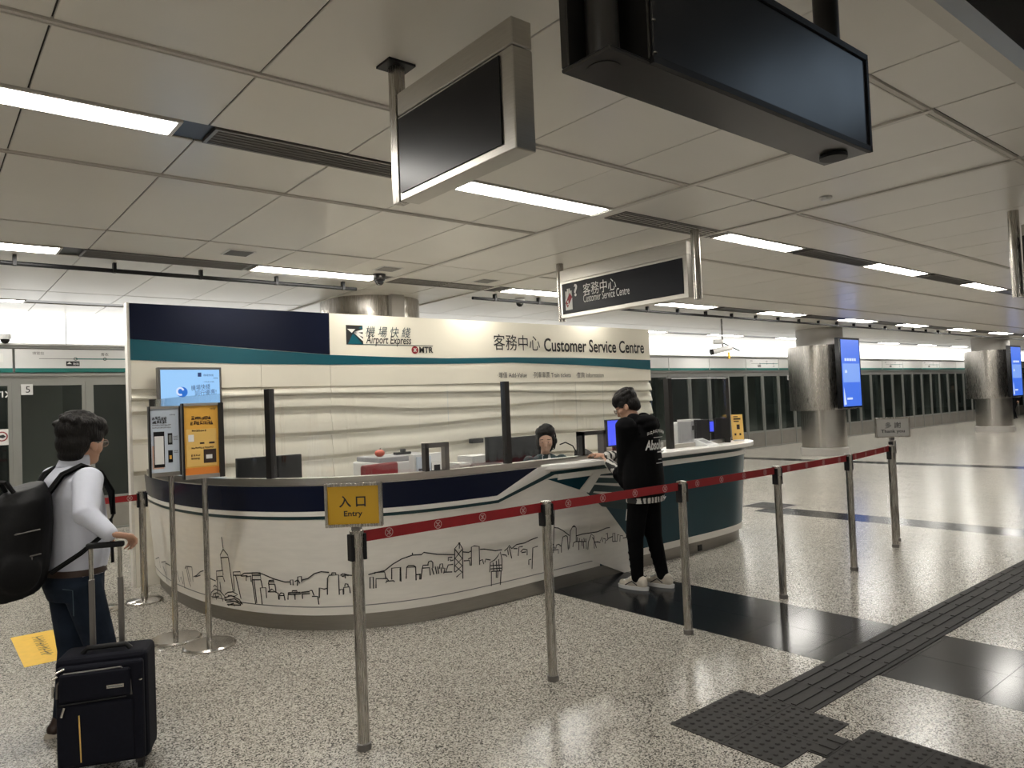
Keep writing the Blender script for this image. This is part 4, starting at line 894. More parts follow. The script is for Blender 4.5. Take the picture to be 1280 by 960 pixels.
# ================================================================== QUEUE BARRIER
POSTS = [(1.629, 3.19), (2.836, 3.18), (4.037, 3.13), (5.238, 3.13), (6.451, 3.15), (7.648, 3.30)]
POSTLAB = ['steel barrier post under the yellow entry sign', 'steel barrier post second from the entry sign', 'steel barrier post in front of the teal counter right of the customer', 'steel barrier post beyond the right end of the counter', 'steel barrier post second from the thank you sign', 'steel barrier post just before the thank you sign']
PH = 1.03
def barrier_post(x, y, label, h=PH, base=False):
    t = thing('barrier_post', label, 'barrier post', (x, y, 0), group='belt barrier posts')
    MB().lathe((x, y, 0), [(.0285, 0), (.0285, h-.075)], 24).build('pole', 'steel', t, smooth=True)
    MB().lathe((x, y, 0), [(.031, h-.075), (.031, h-.012), (.034, h-.012), (.034, h), (.02, h+.004)], 24).build('head', 'steel', t, smooth=True)
    for sx in (-1, 1): MB().box(x+sx*.033-.008, x+sx*.033+.008, y-.022, y+.022, h-.14, h-.015).build('belt_slot', 'black', t, bevel=.003)
    if base: MB().lathe((x, y, 0), [(.15, 0), (.15, .012), (.14, .022), (.06, .034), (.034, .04)], 40).build('base_plate', 'chrome', t, smooth=True)
    else: MB().lathe((x, y, 0), [(.034, 0), (.034, .03), (.0285, .034)], 24).build('floor_socket', 'greymetal', t, smooth=True)
    return t
def belt(t, a, b, za, zb, n):
    a3, b3 = np.array([a[0]+.03, a[1], za]), np.array([b[0]-.03, b[1], zb]); ex = (b3-a3); L = np.linalg.norm(ex); ex /= L; nn = np.array([ex[1], -ex[0], 0]); nn /= np.linalg.norm(nn)
    bl = MB().obox(a3-nn*.001-EZ*.027, ex*L, nn*.002, EZ*.054).build('belt', 'red', t)
    for k in range(n):
        mb = MB(); roundel(mb, a3+ex*L*(k+.5)/n+nn*.0022, ex, EZ, .021, .0034); mb.build('belt_emblem', 'beltink', bl)
pt = []
for (x, y), lb in zip(POSTS, POSTLAB): pt.append(barrier_post(x, y, lb))
for i in range(5): belt(pt[i], POSTS[i], POSTS[i+1], .998, .998, 4)
tpst = barrier_post(7.98, 3.42, 'steel barrier post carrying the grey thank you sign', 1.06)
q1 = at(181, 752, 'z', 0); lp1 = barrier_post(q1[0], q1[1], 'steel barrier post with round base at the left end of the counter', .97, True)
q2 = at(150, 760, 'z', 0); q2 = (q2[0]-.135, q2[1]+.03); lp2 = barrier_post(q2[0], q2[1], 'steel barrier post with round base mostly hidden behind the man', .97, True)
belt(lp2, (q2[0], q2[1]), (q1[0], q1[1]), .92, .92, 2)
def sign(x, y, zb, w, h, nrm, label, face, lines, cat='sign'):
    nn = np.array([nrm[0], nrm[1], 0.]); nn /= np.linalg.norm(nn); ex = np.cross(EZ, nn)
    t = thing('queue_sign', label, cat, (x, y, zb)); o = np.array([x, y, zb])-ex*w/2+nn*.04; fr = .013
    MB().obox(o-nn*.025, ex*w, nn*.02, EZ*h).build('backing', 'steel', t)
    mb = MB(); mb.obox(o-nn*.025, ex*fr, nn*.037, EZ*h); mb.obox(o-nn*.025+ex*(w-fr), ex*fr, nn*.037, EZ*h); mb.obox(o-nn*.025+ex*fr, ex*(w-2*fr), nn*.037, EZ*fr); mb.obox(o-nn*.025+ex*fr+EZ*(h-fr), ex*(w-2*fr), nn*.037, EZ*fr); mb.build('frame', 'steel', t)
    MB().obox(o+ex*fr+EZ*fr-nn*.005, ex*(w-2*fr), nn*.006, EZ*(h-2*fr)).build('face', face, t)
    MB().obox(np.array([x, y, zb-.03])-ex*.02-nn*.03, ex*.04, nn*.05, EZ*.05).build('bracket', 'greymetal', t)
    for s, a, b, ww, hh in lines: text(s, t, o+ex*(fr+a*(w-2*fr))+EZ*(fr+b*(h-2*fr))+nn*.001, ex, EZ, 'ink', w=ww*(w-2*fr), h=hh*(h-2*fr), bold=.018 if s[0] in 'ET入' else .004)
    return t
sign(1.629, 3.19, 1.055, .27, .205, (-.66, -.75), 'yellow framed entry sign on the nearest barrier post', 'yellow', [('入 口', .22, .44, .52, .31), ('Entry', .31, .16, .36, .19)])
sign(7.98, 3.42, 1.09, .34, .21, (-.75, -.66), 'small grey framed thank you sign on the last barrier post', 'signgrey', [('多 謝', .26, .46, .5, .34), ('Thank you', .13, .14, .74, .24)])
# poster stands
def poster_stand(x, y, u0, u1, v0, v1, label, face):
    """stand at floor point x,y with its framed poster facing the queue"""
    t = thing('poster_stand', label, 'poster stand', (x, y, 0), group='poster stands beside the counter')
    MB().lathe((x, y, 0), [(.175, 0), (.175, .012), (.165, .022), (.03, .03)], 40).build('base', 'chrome', t, smooth=True)
    MB().tube([(x, y, .02), (x, y, 1.2)], .019, 16).build('pole', 'steel', t, smooth=True)
    a, b = at(u0, v1, 'y', y-.03), at(u1, v0, 'y', y-.03); X0_, X1_, Z0_, Z1_ = a[0], b[0], a[2], b[2]
    MB().box(X0_, X1_, y-.02, y+.015, Z0_, Z1_).build('back_board', 'greymetal', t)
    f = .018
    MB().box(X0_, X0_+.008, y-.04, y-.02, Z0_, Z1_).build('frame_stile', 'black', t); MB().box(X1_-.035, X1_, y-.045, y-.02, Z0_, Z1_).build('frame_stile', 'darkmetal', t)
    MB().box(X0_+.008, X1_-.035, y-.04, y-.02, Z1_-f, Z1_).build('frame_rail', 'steelh', t); MB().box(X0_+.008, X1_-.035, y-.04, y-.02, Z0_, Z0_+f*1.6).build('frame_rail', 'steelh', t)
    ps = MB().box(X0_+.008, X1_-.035, y-.028, y-.021, Z0_+f*1.6, Z1_-f).build('poster', face, t)
    return t, ps, (X0_+.008, X1_-.035, Z0_+f*1.6, Z1_-f, y-.029)
t, ps, R = poster_stand(1.447, 5.70, 188, 229, 507, 597, 'framed pale blue poster stand showing a phone, left of two', 'posterblue')
def pb(R, ps, a0, a1, b0, b1, m, nm, d=.001): return MB().box(R[0]+a0*(R[1]-R[0]), R[0]+a1*(R[1]-R[0]), R[4]-d, R[4]+.0005, R[2]+b0*(R[3]-R[2]), R[2]+b1*(R[3]-R[2])).build(nm, m, ps)
pb(R, ps, .05, .45, .06, .42, 'skin2', 'hand_picture'); pb(R, ps, .10, .48, .08, .64, 'black', 'phone_picture', .0015); pb(R, ps, .13, .45, .13, .57, 'paper', 'phone_screen_picture', .002)
pb(R, ps, .60, .76, .43, .61, 'black', 'small_phone', .0015); pb(R, ps, .63, .73, .46, .58, 'tunnel2', 'small_phone_screen', .002); pb(R, ps, .60, .76, .15, .34, 'black', 'small_phone', .0015); pb(R, ps, .64, .72, .20, .26, 'orange', 'small_phone_screen', .002)
mb = MB()
def glyphs(mb, R, a0, a1, b, h, n, wd=.004):
    for k in range(n):
        x = R[0]+(a0+(a1-a0)*(k+.1)/n)*(R[1]-R[0]); x2 = R[0]+(a0+(a1-a0)*(k+.85)/n)*(R[1]-R[0]); z = R[2]+b*(R[3]-R[2]); hh = h*(R[3]-R[2]); y = R[4]-.002
        for q in random.sample([((0, 1), (1, 1)), ((.5, 0), (.5, 1)), ((0, .5), (1, .5)), ((0, 0), (.4, .5)), ((1, 0), (.6, .5)), ((0, .0), (0, .9)), ((1, .1), (1, .9)), ((0, 0), (1, 0)), ((.1, .75), (.9, .75)), ((.2, .25), (.8, .25))], 5):
            mb.ribbon([(x+(x2-x)*i, y, z+hh*j) for i, j in q], wd, n_)
glyphs(mb, R, .06, .58, .83, .045, 5); glyphs(mb, R, .06, .58, .77, .045, 6); mb.build('headline', 'ink', ps)
mb = MB()
for b in (.735, .695): glyphs(mb, R, .06, .72, b, .016, 12, .0018)
for k in range(5): glyphs(mb, R, .80, .96, .5+k*.025-(.28 if k > 2 else 0), .012, 4, .0016)
mb.build('small_print', 'inkgrey', ps); text('機場快綫', ps, (R[0]+.68*(R[1]-R[0]), R[4]-.001, R[2]+.89*(R[3]-R[2])), EX, EZ, 'ink', w=.2*(R[1]-R[0]))
t, ps, R = poster_stand(1.579, 5.36, 230, 278, 503, 600, 'framed orange poster stand, right of two', 'orange')
pb(R, ps, 0, 1, 0, .10, 'orange3', 'orange_foot'); pb(R, ps, .06, .94, .12, .66, 'orange2', 'pale_box', .001); pb(R, ps, .55, .92, .16, .36, 'brown', 'photo', .002); pb(R, ps, .62, .8, .22, .28, 'paper', 'card_picture', .003)
pb(R, ps, .12, .28, .48, .58, 'paper', 'ticket_picture', .002); pb(R, ps, .45, .58, .44, .465, 'brown', 'button', .002); pb(R, ps, .72, .88, .44, .465, 'brown', 'button', .002)
mb = MB(); glyphs(mb, R, .22, .80, .80, .045, 6); glyphs(mb, R, .18, .86, .725, .05, 7); glyphs(mb, R, .22, .65, .625, .022, 7, .002); glyphs(mb, R, .2, .85, .375, .022, 12, .002); glyphs(mb, R, .18, .45, .27, .025, 4, .002); glyphs(mb, R, .18, .45, .22, .025, 4, .002); mb.build('headline', 'brown', ps)
text('mtr', ps, (R[0]+.78*(R[1]-R[0]), R[4]-.001, R[2]+.935*(R[3]-R[2])), EX, EZ, 'ink', w=.17*(R[1]-R[0]))

# ================================================================== HANGING SIGNS
sg = thing('hanging_screen', 'ceiling hung steel framed screen, switched off, at the top centre', 'screen', (1.78, 2.45, 2.55))
ya, yb, za, zb = 2.86, 2.03, 2.55, 3.05
MB().box(1.74, 1.84, yb, ya, za, 2.94).build('frame', 'steelh', sg, bevel=.004, segs=1); MB().box(1.74, 1.84, yb, ya, 2.945, zb).build('top_beam', 'steelh', sg, bevel=.004, segs=1)
MB().box(1.733, 1.741, yb+.075, ya-.015, za+.035, 2.925).build('screen', 'screenoff', sg)
MB().box(1.735, 1.79, ya+.005, ya+.06, za, CEIL).build('post', 'steel', sg); MB().box(1.69, 1.83, ya-.03, ya+.09, CEIL-.012, CEIL).build('ceiling_plate', 'black', sg)
# service centre sign
cg = thing('hanging_sign', 'dark hanging customer service centre sign in a steel frame', 'sign', (5.78, 5.15, 2.55))
ya, yb = 6.04, 4.27
MB().box(5.75, 5.85, yb, ya, 2.56, 2.97).build('frame', 'steelh', cg); MB().box(5.75, 5.85, yb, ya, 2.975, 3.10).build('top_beam', 'steelh', cg)
MB().box(5.743, 5.751, yb+.05, ya-.035, 2.60, 2.945).build('face', mat('signface', (.009, .010, .014), .35, spec=.2), cg)
for y in (ya+.045, yb-.07): MB().tube([(5.8, y, 2.53), (5.8, y, CEIL)], .042, 20).build('post', 'steel', cg, smooth=True)
ex = -EY
def cpt(a, b): return np.array([5.742, ya-.035-a*(ya-yb-.085), 2.60+b*.345])
text('客務中心', cg, cpt(.20, .48), ex, EZ, 'whiteink', w=.49, h=.135); text('Customer Service Centre', cg, cpt(.20, .27), ex, EZ, 'whiteink', w=.67, h=.085)
text('?', cg, cpt(.115, .52), ex, EZ, 'whiteink', h=.14, bold=.03)
mb = MB(); nx = (-1, 0, 0)
mb.poly([cpt(.03, .12), cpt(.095, .12), cpt(.095, .5), cpt(.03, .5)], nx, .0012)
for k in range(4): mb.poly([cpt(.032+k*.0155, .5), cpt(.045+k*.0155, .5), cpt(.045+k*.0155, .74+.08*(k in (1, 2))), cpt(.032+k*.0155, .74+.08*(k in (1, 2)))], nx, .0012)
mb.build('hand_symbol', 'whiteink', cg)
MB().poly([cpt(.032, .36)-EX*.002, cpt(.05, .20)-EX*.002, cpt(.095, .52)-EX*.002, cpt(.075, .68)-EX*.002], nx, .0012).build('ticket_symbol', 'redlogo', cg)
text('5', cg, cpt(.048, .28)-EX*.003, ex, EZ, 'whiteink', h=.05, bold=.02)
# sign cut by the right edge of the photo
hg = thing('hanging_sign', 'hanging sign post and frame cut off at the right edge of the photo', 'sign', (7.9, 1.4, 2.4))
MB().tube([(7.9, 2.19, 2.40), (7.9, 2.19, CEIL)], .045, 20).build('post', 'steel', hg, smooth=True); MB().box(7.86, 7.95, .55, 2.12, 2.43, 2.95).build('panel', 'darkmetal', hg); MB().tube([(7.9, .5, 2.4), (7.9, .5, CEIL)], .045, 20).build('post', 'steel', hg, smooth=True)
MB().box(7.855, 7.96, .55, 2.12, 2.4, 2.43).box(7.855, 7.96, .55, 2.12, 2.95, 3.05).build('frame', 'steelh', hg)
# black display box near the camera
bb = thing('display_box', 'large black display box hanging from the ceiling at the upper right', 'display box', (2.1, 1.32, 2.5))
x0, x1, y0, y1, z0, z1 = 1.385, 2.825, 1.225, 1.415, 2.50, 2.86
MB().box(x0, x1, y0+.01, y1, z0, z0+.012).box(x0+.16, x1, y0+.012, y1-.012, z0+.012, z1).box(x0, x0+.16, y1-.03, y1, z0+.012, z1).box(x0, x1, y0+.01, y1, z1, z1+.012).build('body', 'blackbox', bb, bevel=.004, segs=1)
MB().box(x0+.17, x1-.012, y0+.004, y0+.013, z0+.022, z1-.01).build('face_panel', mat('boxface', (.012, .0125, .014), .30, rvar=.05, scale=3), bb, bevel=.003, segs=1)
for a, b, c, d in ((x0+.16, x1, z0+.0, z0+.02), (x0+.16, x1, z1-.01, z1+.012)): MB().box(a, b, y0-.004, y0+.012, c, d).build('edge_strip', 'black', bb)
MB().box(x1-.014, x1, y0-.004, y0+.012, z0, z1).build('edge_strip', 'black', bb)
for x in (x0+.075, x1-.10):
    MB().tube([(x, y0+.10, z0-.012 if x > 2 else z0-.002), (x, y0+.10, CEIL)], .046, 28).build('hanging_pole', 'blackbox', bb, smooth=True)
MB().lathe((x1-.10, y0+.10, z0-.014), [(.05, 0), (.05, .012)], 28).build('pole_cap', 'black', bb)
for (dx, dz) in ((.175, .03), (.175, .12)): MB().lathe((x0+dx, y0+.004, z0+dz), [(.006, 0), (.006, .004)], 10).build('screw', 'greymetal', bb)

# ================================================================== PEOPLE
def V(*a): return np.array(a, float)
def finger(mb, base, dirs, L, r):
    p = V(*base)
    for k, d in enumerate(dirs):
        d = V(*d); d /= np.linalg.norm(d); q = p+d*L*(.45, .32, .25)[k]; mb.cap(p, q, r*(1-.08*k), r*(1-.08*(k+1)), 10); p = q
def head(mb, c, s=1.0, rot=None, ears=True):
    """skull, jaw, nose, lips, ears; face towards local +x"""
    R = rot or Matrix.Identity(3)
    def e(off, r): mb.ell(Vector(c)+R@Vector(off)*s, tuple(q*s for q in r), R)
    e((-.008, 0, .028), (.098, .077, .098)); e((.028, 0, -.045), (.062, .056, .072)); e((.062, 0, -.082), (.030, .034, .028))
    e((.075, 0, .01), (.022, .055, .05)); e((.098, 0, -.018), (.013, .013, .028)); e((.106, 0, -.034), (.014, .016, .012))
    e((.086, 0, -.060), (.014, .024, .010)); e((.082, .028, .024), (.014, .024, .008)); e((.082, -.028, .024), (.014, .024, .008))
    e((.045, .045, -.025), (.035, .022, .03)); e((.045, -.045, -.025), (.035, .022, .03))
    if ears:
        for sy in (1, -1): e((-.005, sy*.078, -.012), (.020, .010, .034)); e((-.004, sy*.082, -.03), (.011, .008, .013))
def eyes(parent, c, R, s=1.0):
    for sy in (1, -1):
        mb = MB(); mb.ell(Vector(c)+R@Vector((.081, sy*.030, .004))*s, (.012*s, .014*s, .010*s), R, 12, 8); mb.build('eye', 'whiteplastic', parent, smooth=True)
        mb = MB(); mb.ell(Vector(c)+R@Vector((.090, sy*.030, .003))*s, (.005*s, .006*s, .006*s), R, 10, 6); mb.build('pupil', 'black', parent, smooth=True)
        mb = MB(); P = [Vector(c)+R@Vector((.094-.01*abs(t), sy*(.030+.022*t), .030+.004*(1-t*t)))*s for t in (-1, -.4, .3, 1)]; mb.tube(P, .0032*s, 6); mb.build('eyebrow', 'hair', parent)
def glasses(parent, c, R, s=1.0, m='darkmetal'):
    mb = MB()
    for sy in (1, -1):
        C_ = Vector((.110, sy*.033, .002))
        mb.tube([Vector(c)+R@(C_+Vector((0, .023*math.cos(t), .019*math.sin(t))))*s for t in np.linspace(0, 2*math.pi, 17)], .0022, 6, False)
        mb.tube([Vector(c)+R@Vector((.108, sy*.056, .006))*s, Vector(c)+R@Vector((.07, sy*.082, .008))*s, Vector(c)+R@Vector((-.012, sy*.088, .004))*s], .0022, 6)
    mb.tube([Vector(c)+R@Vector((.112, -.011, .005))*s, Vector(c)+R@Vector((.114, .011, .005))*s], .002, 6)
    g = mb.build('glasses', m, parent)
    for sy in (1, -1):
        C_ = Vector((.110, sy*.033, .002)); MB().poly([Vector(c)+R@(C_+Vector((0, .022*math.cos(t), .018*math.sin(t))))*s for t in np.linspace(0, 2*math.pi, 17)[:-1]], tuple(R@Vector((1, 0, 0))), .001).build('lens', 'lens', g)
def hair_cap(parent, c, R, s=1.0, fringe=True, long=False, vox=.007, back=-.055):
    mb = MB()
    def e(off, r): mb.ell(Vector(c)+R@Vector(off)*s, tuple(q*s for q in r), R)
    e((-.018, 0, .062), (.108, .093, .083)); e((-.050, 0, .0), (.068, .082, .075)); e((-.06, 0, back+.01), (.048, .062, .035))
    for sy in (1, -1): e((.012, sy*.070, .035), (.045, .022, .042)); e((.025, sy*.05, .085), (.06, .05, .045))
    if fringe:
        for k in range(7): e((.080-.004*abs(k-3), (k-3)*.021, .062-.006*(k % 2)), (.026, .016, .034))
    rnd = random.Random(5)
    for k in range(70):   # tufts
        a, b = rnd.uniform(0, 2*math.pi), rnd.uniform(.05, 1.25); q = Vector((math.sin(b)*math.cos(a)*.100-.02, math.sin(b)*math.sin(a)*.088, .064+math.cos(b)*.080))
        e(tuple(q), (.024, .016, .016))
    if long:
        for sy in (1, -1): e((.02, sy*.082, -.02), (.035, .018, .075))
        e((-.06, 0, -.07), (.05, .075, .09))
    return remesh(mb, 'hair', 'hair', parent, vox, 2, .4)
def hand_open(mb, w, d, palm_n, side, s=1.0, curl=.5, grip=False):
    """w wrist, d direction of the fingers, palm_n palm normal, side = thumb side vector"""
    w, d, n, sd = map(lambda q: V(*q)/np.linalg.norm(V(*q)) if q is not w else V(*w), (w, d, palm_n, side))
    k = w+d*.085*s
    for a in (-.028, -.009, .010, .028): mb.cap(w+sd*a*.7*s, k+sd*a*s, .016*s, .0125*s, 10)
    for a, L, j in ((.030, .078, 0), (.010, .088, 1), (-.010, .082, 2), (-.029, .064, 3)):
        c1, c2, c3 = (.5, 1.5, 2.4) if grip else (.25*curl, .9*curl, 1.4*curl)
        ds = [d*math.cos(c)+n*math.sin(c)+sd*.05*(1-j) for c in (c1, c2, c3)]
        finger(mb, k+sd*a*s, ds, L*s, .0092*s)
    b = w+d*.022*s+sd*.024*s
    ds = [d*.55+sd*.75+n*.35, d*.85+sd*.25+n*(.9 if grip else .4), d*.8-sd*.2+n*(1.0 if grip else .4)]
    p = V(*b); mb.cap(w+d*.02*s, p+(ds[0]/np.linalg.norm(ds[0]))*.02*s, .017*s, .013*s, 10); finger(mb, p, ds, .085*s, .0108*s)

def wl(o, ang, p):   # world -> local of a figure standing at o turned by ang
    q = V(*p)-V(o[0], o[1], 0); c, s = math.cos(-ang), math.sin(-ang); return V(q[0]*c-q[1]*s, q[0]*s+q[1]*c, q[2])

SA = math.radians(-24); so_ = (.645, 3.80, 0)
def on_case(u, v, ly):   # sight line meets the plane local y = ly of the suitcase
    for _ in range(30):
        lo_, hi_ = (3.0, 5.0) if _ == 0 else (lo_, hi_)
        m_ = (lo_+hi_)/2; q_ = wl(so_, SA, at(u, v, 'y', m_))
        if q_[1] > ly: hi_ = m_
        else: lo_ = m_
    return at(u, v, 'y', m_), q_
GW1, h1 = on_case(108, 683, .18); GW2, h2 = on_case(153, 683, .18)
# ---- traveller with backpack and suitcase (faces +x, seen from behind his right shoulder)
MO, MA = (.64, 4.40, 0), math.radians(16)
man = thing('person', 'man in a pale blue shirt and dark jeans holding a suitcase handle', 'person', MO, MA, local=True); man.scale = (.97,)*3
HC = V(.055, 0, 1.535); HR = Matrix.Rotation(math.radians(20), 3, 'Z')@Matrix.Rotation(math.radians(4), 3, 'Y')
body = MB(); head(body, HC, 1.04, HR); body.cap(V(.0, 0, 1.36), V(.03, 0, 1.47), .062, .058)
body.loft([(V(0, 0, .84), V(.115, 0, 0), V(0, .155, 0)), (V(0, 0, 1.1), V(.11, 0, 0), V(0, .15, 0)), (V(-.01, 0, 1.3), V(.11, 0, 0), V(0, .17, 0)), (V(-.01, 0, 1.39), V(.06, 0, 0), V(0, .1, 0))])
sR, sLh = V(-.01, -.185, 1.345), V(-.01, .185, 1.345)
wr = wl(MO, MA, at(138, 668, 'y', GW2[1]-.005))/.97; elR = wl(MO, MA, at(107, 642, 'y', 4.06))/.97
body.cap(sR, elR, .05, .04); body.cap(elR, wr, .038, .027)
hand_open(body, wr, V(.95, .0, -.25), V(-.2, .1, -1), V(-.1, 1, -.1), 1.05, grip=True)
elL = sLh+V(.02, .06, -.29); wL = elL+V(.10, -.01, -.22); body.cap(sLh, elL, .05, .04); body.cap(elL, wL, .038, .027); hand_open(body, wL, V(.15, 0, -1), V(0, -1, 0), V(1, 0, 0), 1.0)
ftR, ftL = V(.10, -.09, .07), V(-.03, .09, .07)
for sy, ft in ((-1, ftR), (1, ftL)):
    hp = V(0, sy*.085, .82); kn = (hp+ft)/2+V(.045, 0, .02); body.cap(hp, kn, .075, .055); body.cap(kn, ft, .05, .036)
remesh(body, 'body', 'skin', man, .007, 3)
eyes(man, HC, HR, 1.04); glasses(man, HC, HR, 1.04, 'chrome'); hair_cap(man, HC+V(-.008, 0, .004), HR, 1.13, back=-.07)
sh = MB()
sh.loft([(V(.0, 0, .845), V(.135, 0, 0), V(0, .172, 0)), (V(.015, 0, .95), V(.148, 0, 0), V(0, .182, 0)), (V(.01, 0, 1.12), V(.142, 0, 0), V(0, .180, 0)), (V(-.005, 0, 1.26), V(.135, 0, 0), V(0, .19, 0)), (V(-.01, 0, 1.35), V(.115, 0, 0), V(0, .175, 0)), (V(0, 0, 1.405), V(.085, 0, 0), V(0, .105, 0)), (V(.005, 0, 1.43), V(.07, 0, 0), V(0, .078, 0))])
for s_, e_, w_ in ((sR, elR, wr), (sLh, elL, wL)):
    sh.cap(s_+V(0, 0, -.005), e_, .078, .062); sh.cap(e_, w_+(e_-w_)*.12, .060, .043)
    sh.cap(w_+(e_-w_)*.22, w_+(e_-w_)*.05, .041, .041)
    for k in range(4):
        q = s_+(e_-s_)*(.35+.17*k); sh.ell(q+V(0, 0, 0), (.068-.003*k, .068-.003*k, .016))
shirt = remesh(sh, 'shirt', 'shirt', man, .009, 4)
cl = MB(); cl.loft([(V(.0, 0, 1.415), V(.082, 0, 0), V(0, .082, 0)), (V(.012, 0, 1.47), V(.072, 0, .012), V(0, .070, 0))]); remesh(cl, 'collar', 'shirt', man, .008, 2)
for k in range(7): MB().lathe((.146, 0, .9+k*.07), [(.006, 0), (.006, .004)], 8).build('button', 'whiteplastic', shirt)
tr = MB(); tr.loft([(V(0, 0, .72), V(.125, 0, 0), V(0, .165, 0)), (V(-.012, 0, .80), V(.140, 0, 0), V(0, .172, 0)), (V(0, 0, .87), V(.132, 0, 0), V(0, .168, 0))])
for sy, ft in ((-1, ftR), (1, ftL)):
    hp = V(-.005, sy*.085, .78); kn = (hp+ft)/2+V(.035, 0, .02); tr.cap(hp, kn, .105, .078); tr.cap(kn, ft+V(0, 0, .01), .077, .060)
    for k in range(4): q = kn+(ft-kn)*(.45+.15*k); tr.ell(q+V(.01, 0, 0), (.072-.003*k, .070-.003*k, .014))
jeans = remesh(tr, 'jeans', 'denim', man, .009, 3)
MB().loft([(V(0, 0, .852), V(.142, 0, 0), V(0, .178, 0)), (V(0, 0, .885), V(.142, 0, 0), V(0, .178, 0))], 40).build('belt', 'brown', man, smooth=True)
MB().box(.138, .147, -.025, .025, .85, .888).build('buckle', 'chrome', man)
MB().ribbon([(-.118, -.118, .80), (-.085, -.155, .79), (-.085, -.160, .66)], .004, [V(-.6, -.8, 0)]*3).build('pocket_stitch', 'inkblue', jeans)
for sy, ft in ((-1, ftR), (1, ftL)):
    so = MB(); so.cap(ft+V(-.05, 0, -.035), ft+V(.15, 0, -.040), .040, .032); so.cap(ft+V(-.02, 0, .0), ft+V(.03, 0, -.01), .045, .04); o = remesh(so, 'shoe', 'brown', man, .007, 3)
    MB().loft([(ft+V(.05, 0, -.07), V(.155, 0, 0), V(0, .045, 0)), (ft+V(.05, 0, -.048), V(.15, 0, 0), V(0, .044, 0))], 28).build('sole', 'shoe', man, smooth=True)
# backpack
bo = V(MO[0], MO[1], 0)
bp = thing('backpack', 'bulging black backpack on the back of the man in the pale shirt', 'backpack', MO, MA, local=True); bp.scale = (.97,)*3
b_ = MB()
b_.loft([(V(-.31, -.01, .80), V(.12, 0, .02), V(0, .14, 0)), (V(-.33, -.01, .86), V(.175, 0, 0), V(0, .165, 0)), (V(-.31, -.01, 1.0), V(.18, 0, 0), V(0, .172, 0)), (V(-.285, -.01, 1.15), V(.165, 0, 0), V(0, .168, 0)), (V(-.255, -.01, 1.27), V(.13, 0, .02), V(0, .155, 0)), (V(-.235, -.01, 1.335), V(.08, 0, .025), V(0, .11, 0))], 28)
b_.loft([(V(-.43, -.01, .84), V(.07, 0, 0), V(0, .12, 0)), (V(-.45, -.01, .95), V(.08, 0, 0), V(0, .13, 0)), (V(-.41, -.01, 1.12), V(.06, 0, 0), V(0, .12, 0))], 24)
b_.ell(V(-.33, -.165, .93), (.10, .035, .10))
remesh(b_, 'sack', 'nylon', bp, .01, 3)
for sy in (-1, 1):
    P = [V(-.16, sy*.085, 1.30), V(-.10, sy*.10, 1.385), V(-.01, sy*.115, 1.425), V(.085, sy*.125, 1.38), V(.135, sy*.14, 1.27), V(.125, sy*.165, 1.15), V(.06, sy*.20, 1.06), V(-.06, sy*.20, .98), V(-.19, sy*.16, .90)]
    mb = MB(); nr = [V(-.7, 0, .7), V(-.5, 0, .85), V(0, 0, 1), V(.7, 0, .6), V(1, 0, .1), V(.9, sy*.4, 0), V(.2, sy, 0), V(0, sy, 0), V(0, sy, 0)]
    for i in range(len(P)-1):
        for f_ in (0,): pass
    mb.ribbon(P[:6], .055, nr[:6]); q = [p-n_v*.012 for p, n_v in zip(P[:6], nr[:6])]; mb.ribbon(q, .055, nr[:6]); mb.tube(P[:6], .012, 8)
    mb.build('shoulder_strap', 'webbing', bp, smooth=True)
    mb = MB(); mb.ribbon(P[5:], .026, nr[5:]); mb.tube(P[5:], .006, 6); mb.build('adjuster_strap', 'webbing', bp)
MB().ribbon([V(.11, -.165, 1.13), V(.10, -.19, 1.0), V(.10, -.195, .9)], .022, [V(.3, -1, 0)]*3).tube([V(.11, -.165, 1.13), V(.10, -.19, 1.0), V(.10, -.195, .9)], .006, 6).build('loose_strap', 'webbing', bp)
MB().tube([V(-.30, -.05, 1.31), V(-.33, -.04, 1.365), V(-.33, .03, 1.365), V(-.30, .04, 1.31)], .011, 8).build('carry_loop', 'webbing', bp, smooth=True)
for zz, yy in ((1.1, -.183), (.98, -.186)): MB().tube([V(-.42, yy*.55, zz), V(-.34, yy*.93, zz+.02), V(-.24, yy, zz+.03)], .004, 6).build('zip', 'greymetal', bp)
MB().tube([V(-.28, -.182, 1.0), V(-.285, -.186, .96)], .004, 6).build('zip_pull', 'greymetal', bp)
# suitcase
sc = thing('suitcase', 'black soft cabin suitcase with grey telescopic handle, front left', 'suitcase', so_, SA, local=True)
sw, sd_, shh = .19, .20, .54
MB().box(-sw, sw, 0, sd_, .045, shh).build('body', 'casefabric', sc, bevel=.035, segs=4)
MB().box(-sw+.012, sw-.012, -.035, .01, .06, shh-.03).build('front_panel', 'casefabric', sc, bevel=.022, segs=4)
MB().box(-sw+.03, sw-.06, -.055, -.02, .36, shh-.055).build('upper_pocket', 'casefabric', sc, bevel=.018, segs=3)
MB().box(-sw+.02, sw-.05, -.050, -.02, .075, .345).build('lower_pocket', 'casefabric', sc, bevel=.018, segs=3)
MB().tube([(-sw+.02, -.038, .38), (-sw+.022, -.04, shh-.10), (-sw+.05, -.04, shh-.055), (sw-.10, -.042, shh-.05), (sw-.065, -.04, shh-.09), (sw-.06, -.04, .36)], .004, 6).build('pocket_zip', 'greymetal', sc)
MB().tube([(-sw+.11, -.052, .30), (-sw+.115, -.052, .095)], .003, 6).build('piping', 'orange2', sc)
MB().tube([(-sw+.03, -.05, .352), (sw-.08, -.05, .358)], .003, 6).build('pocket_zip', 'black', sc)
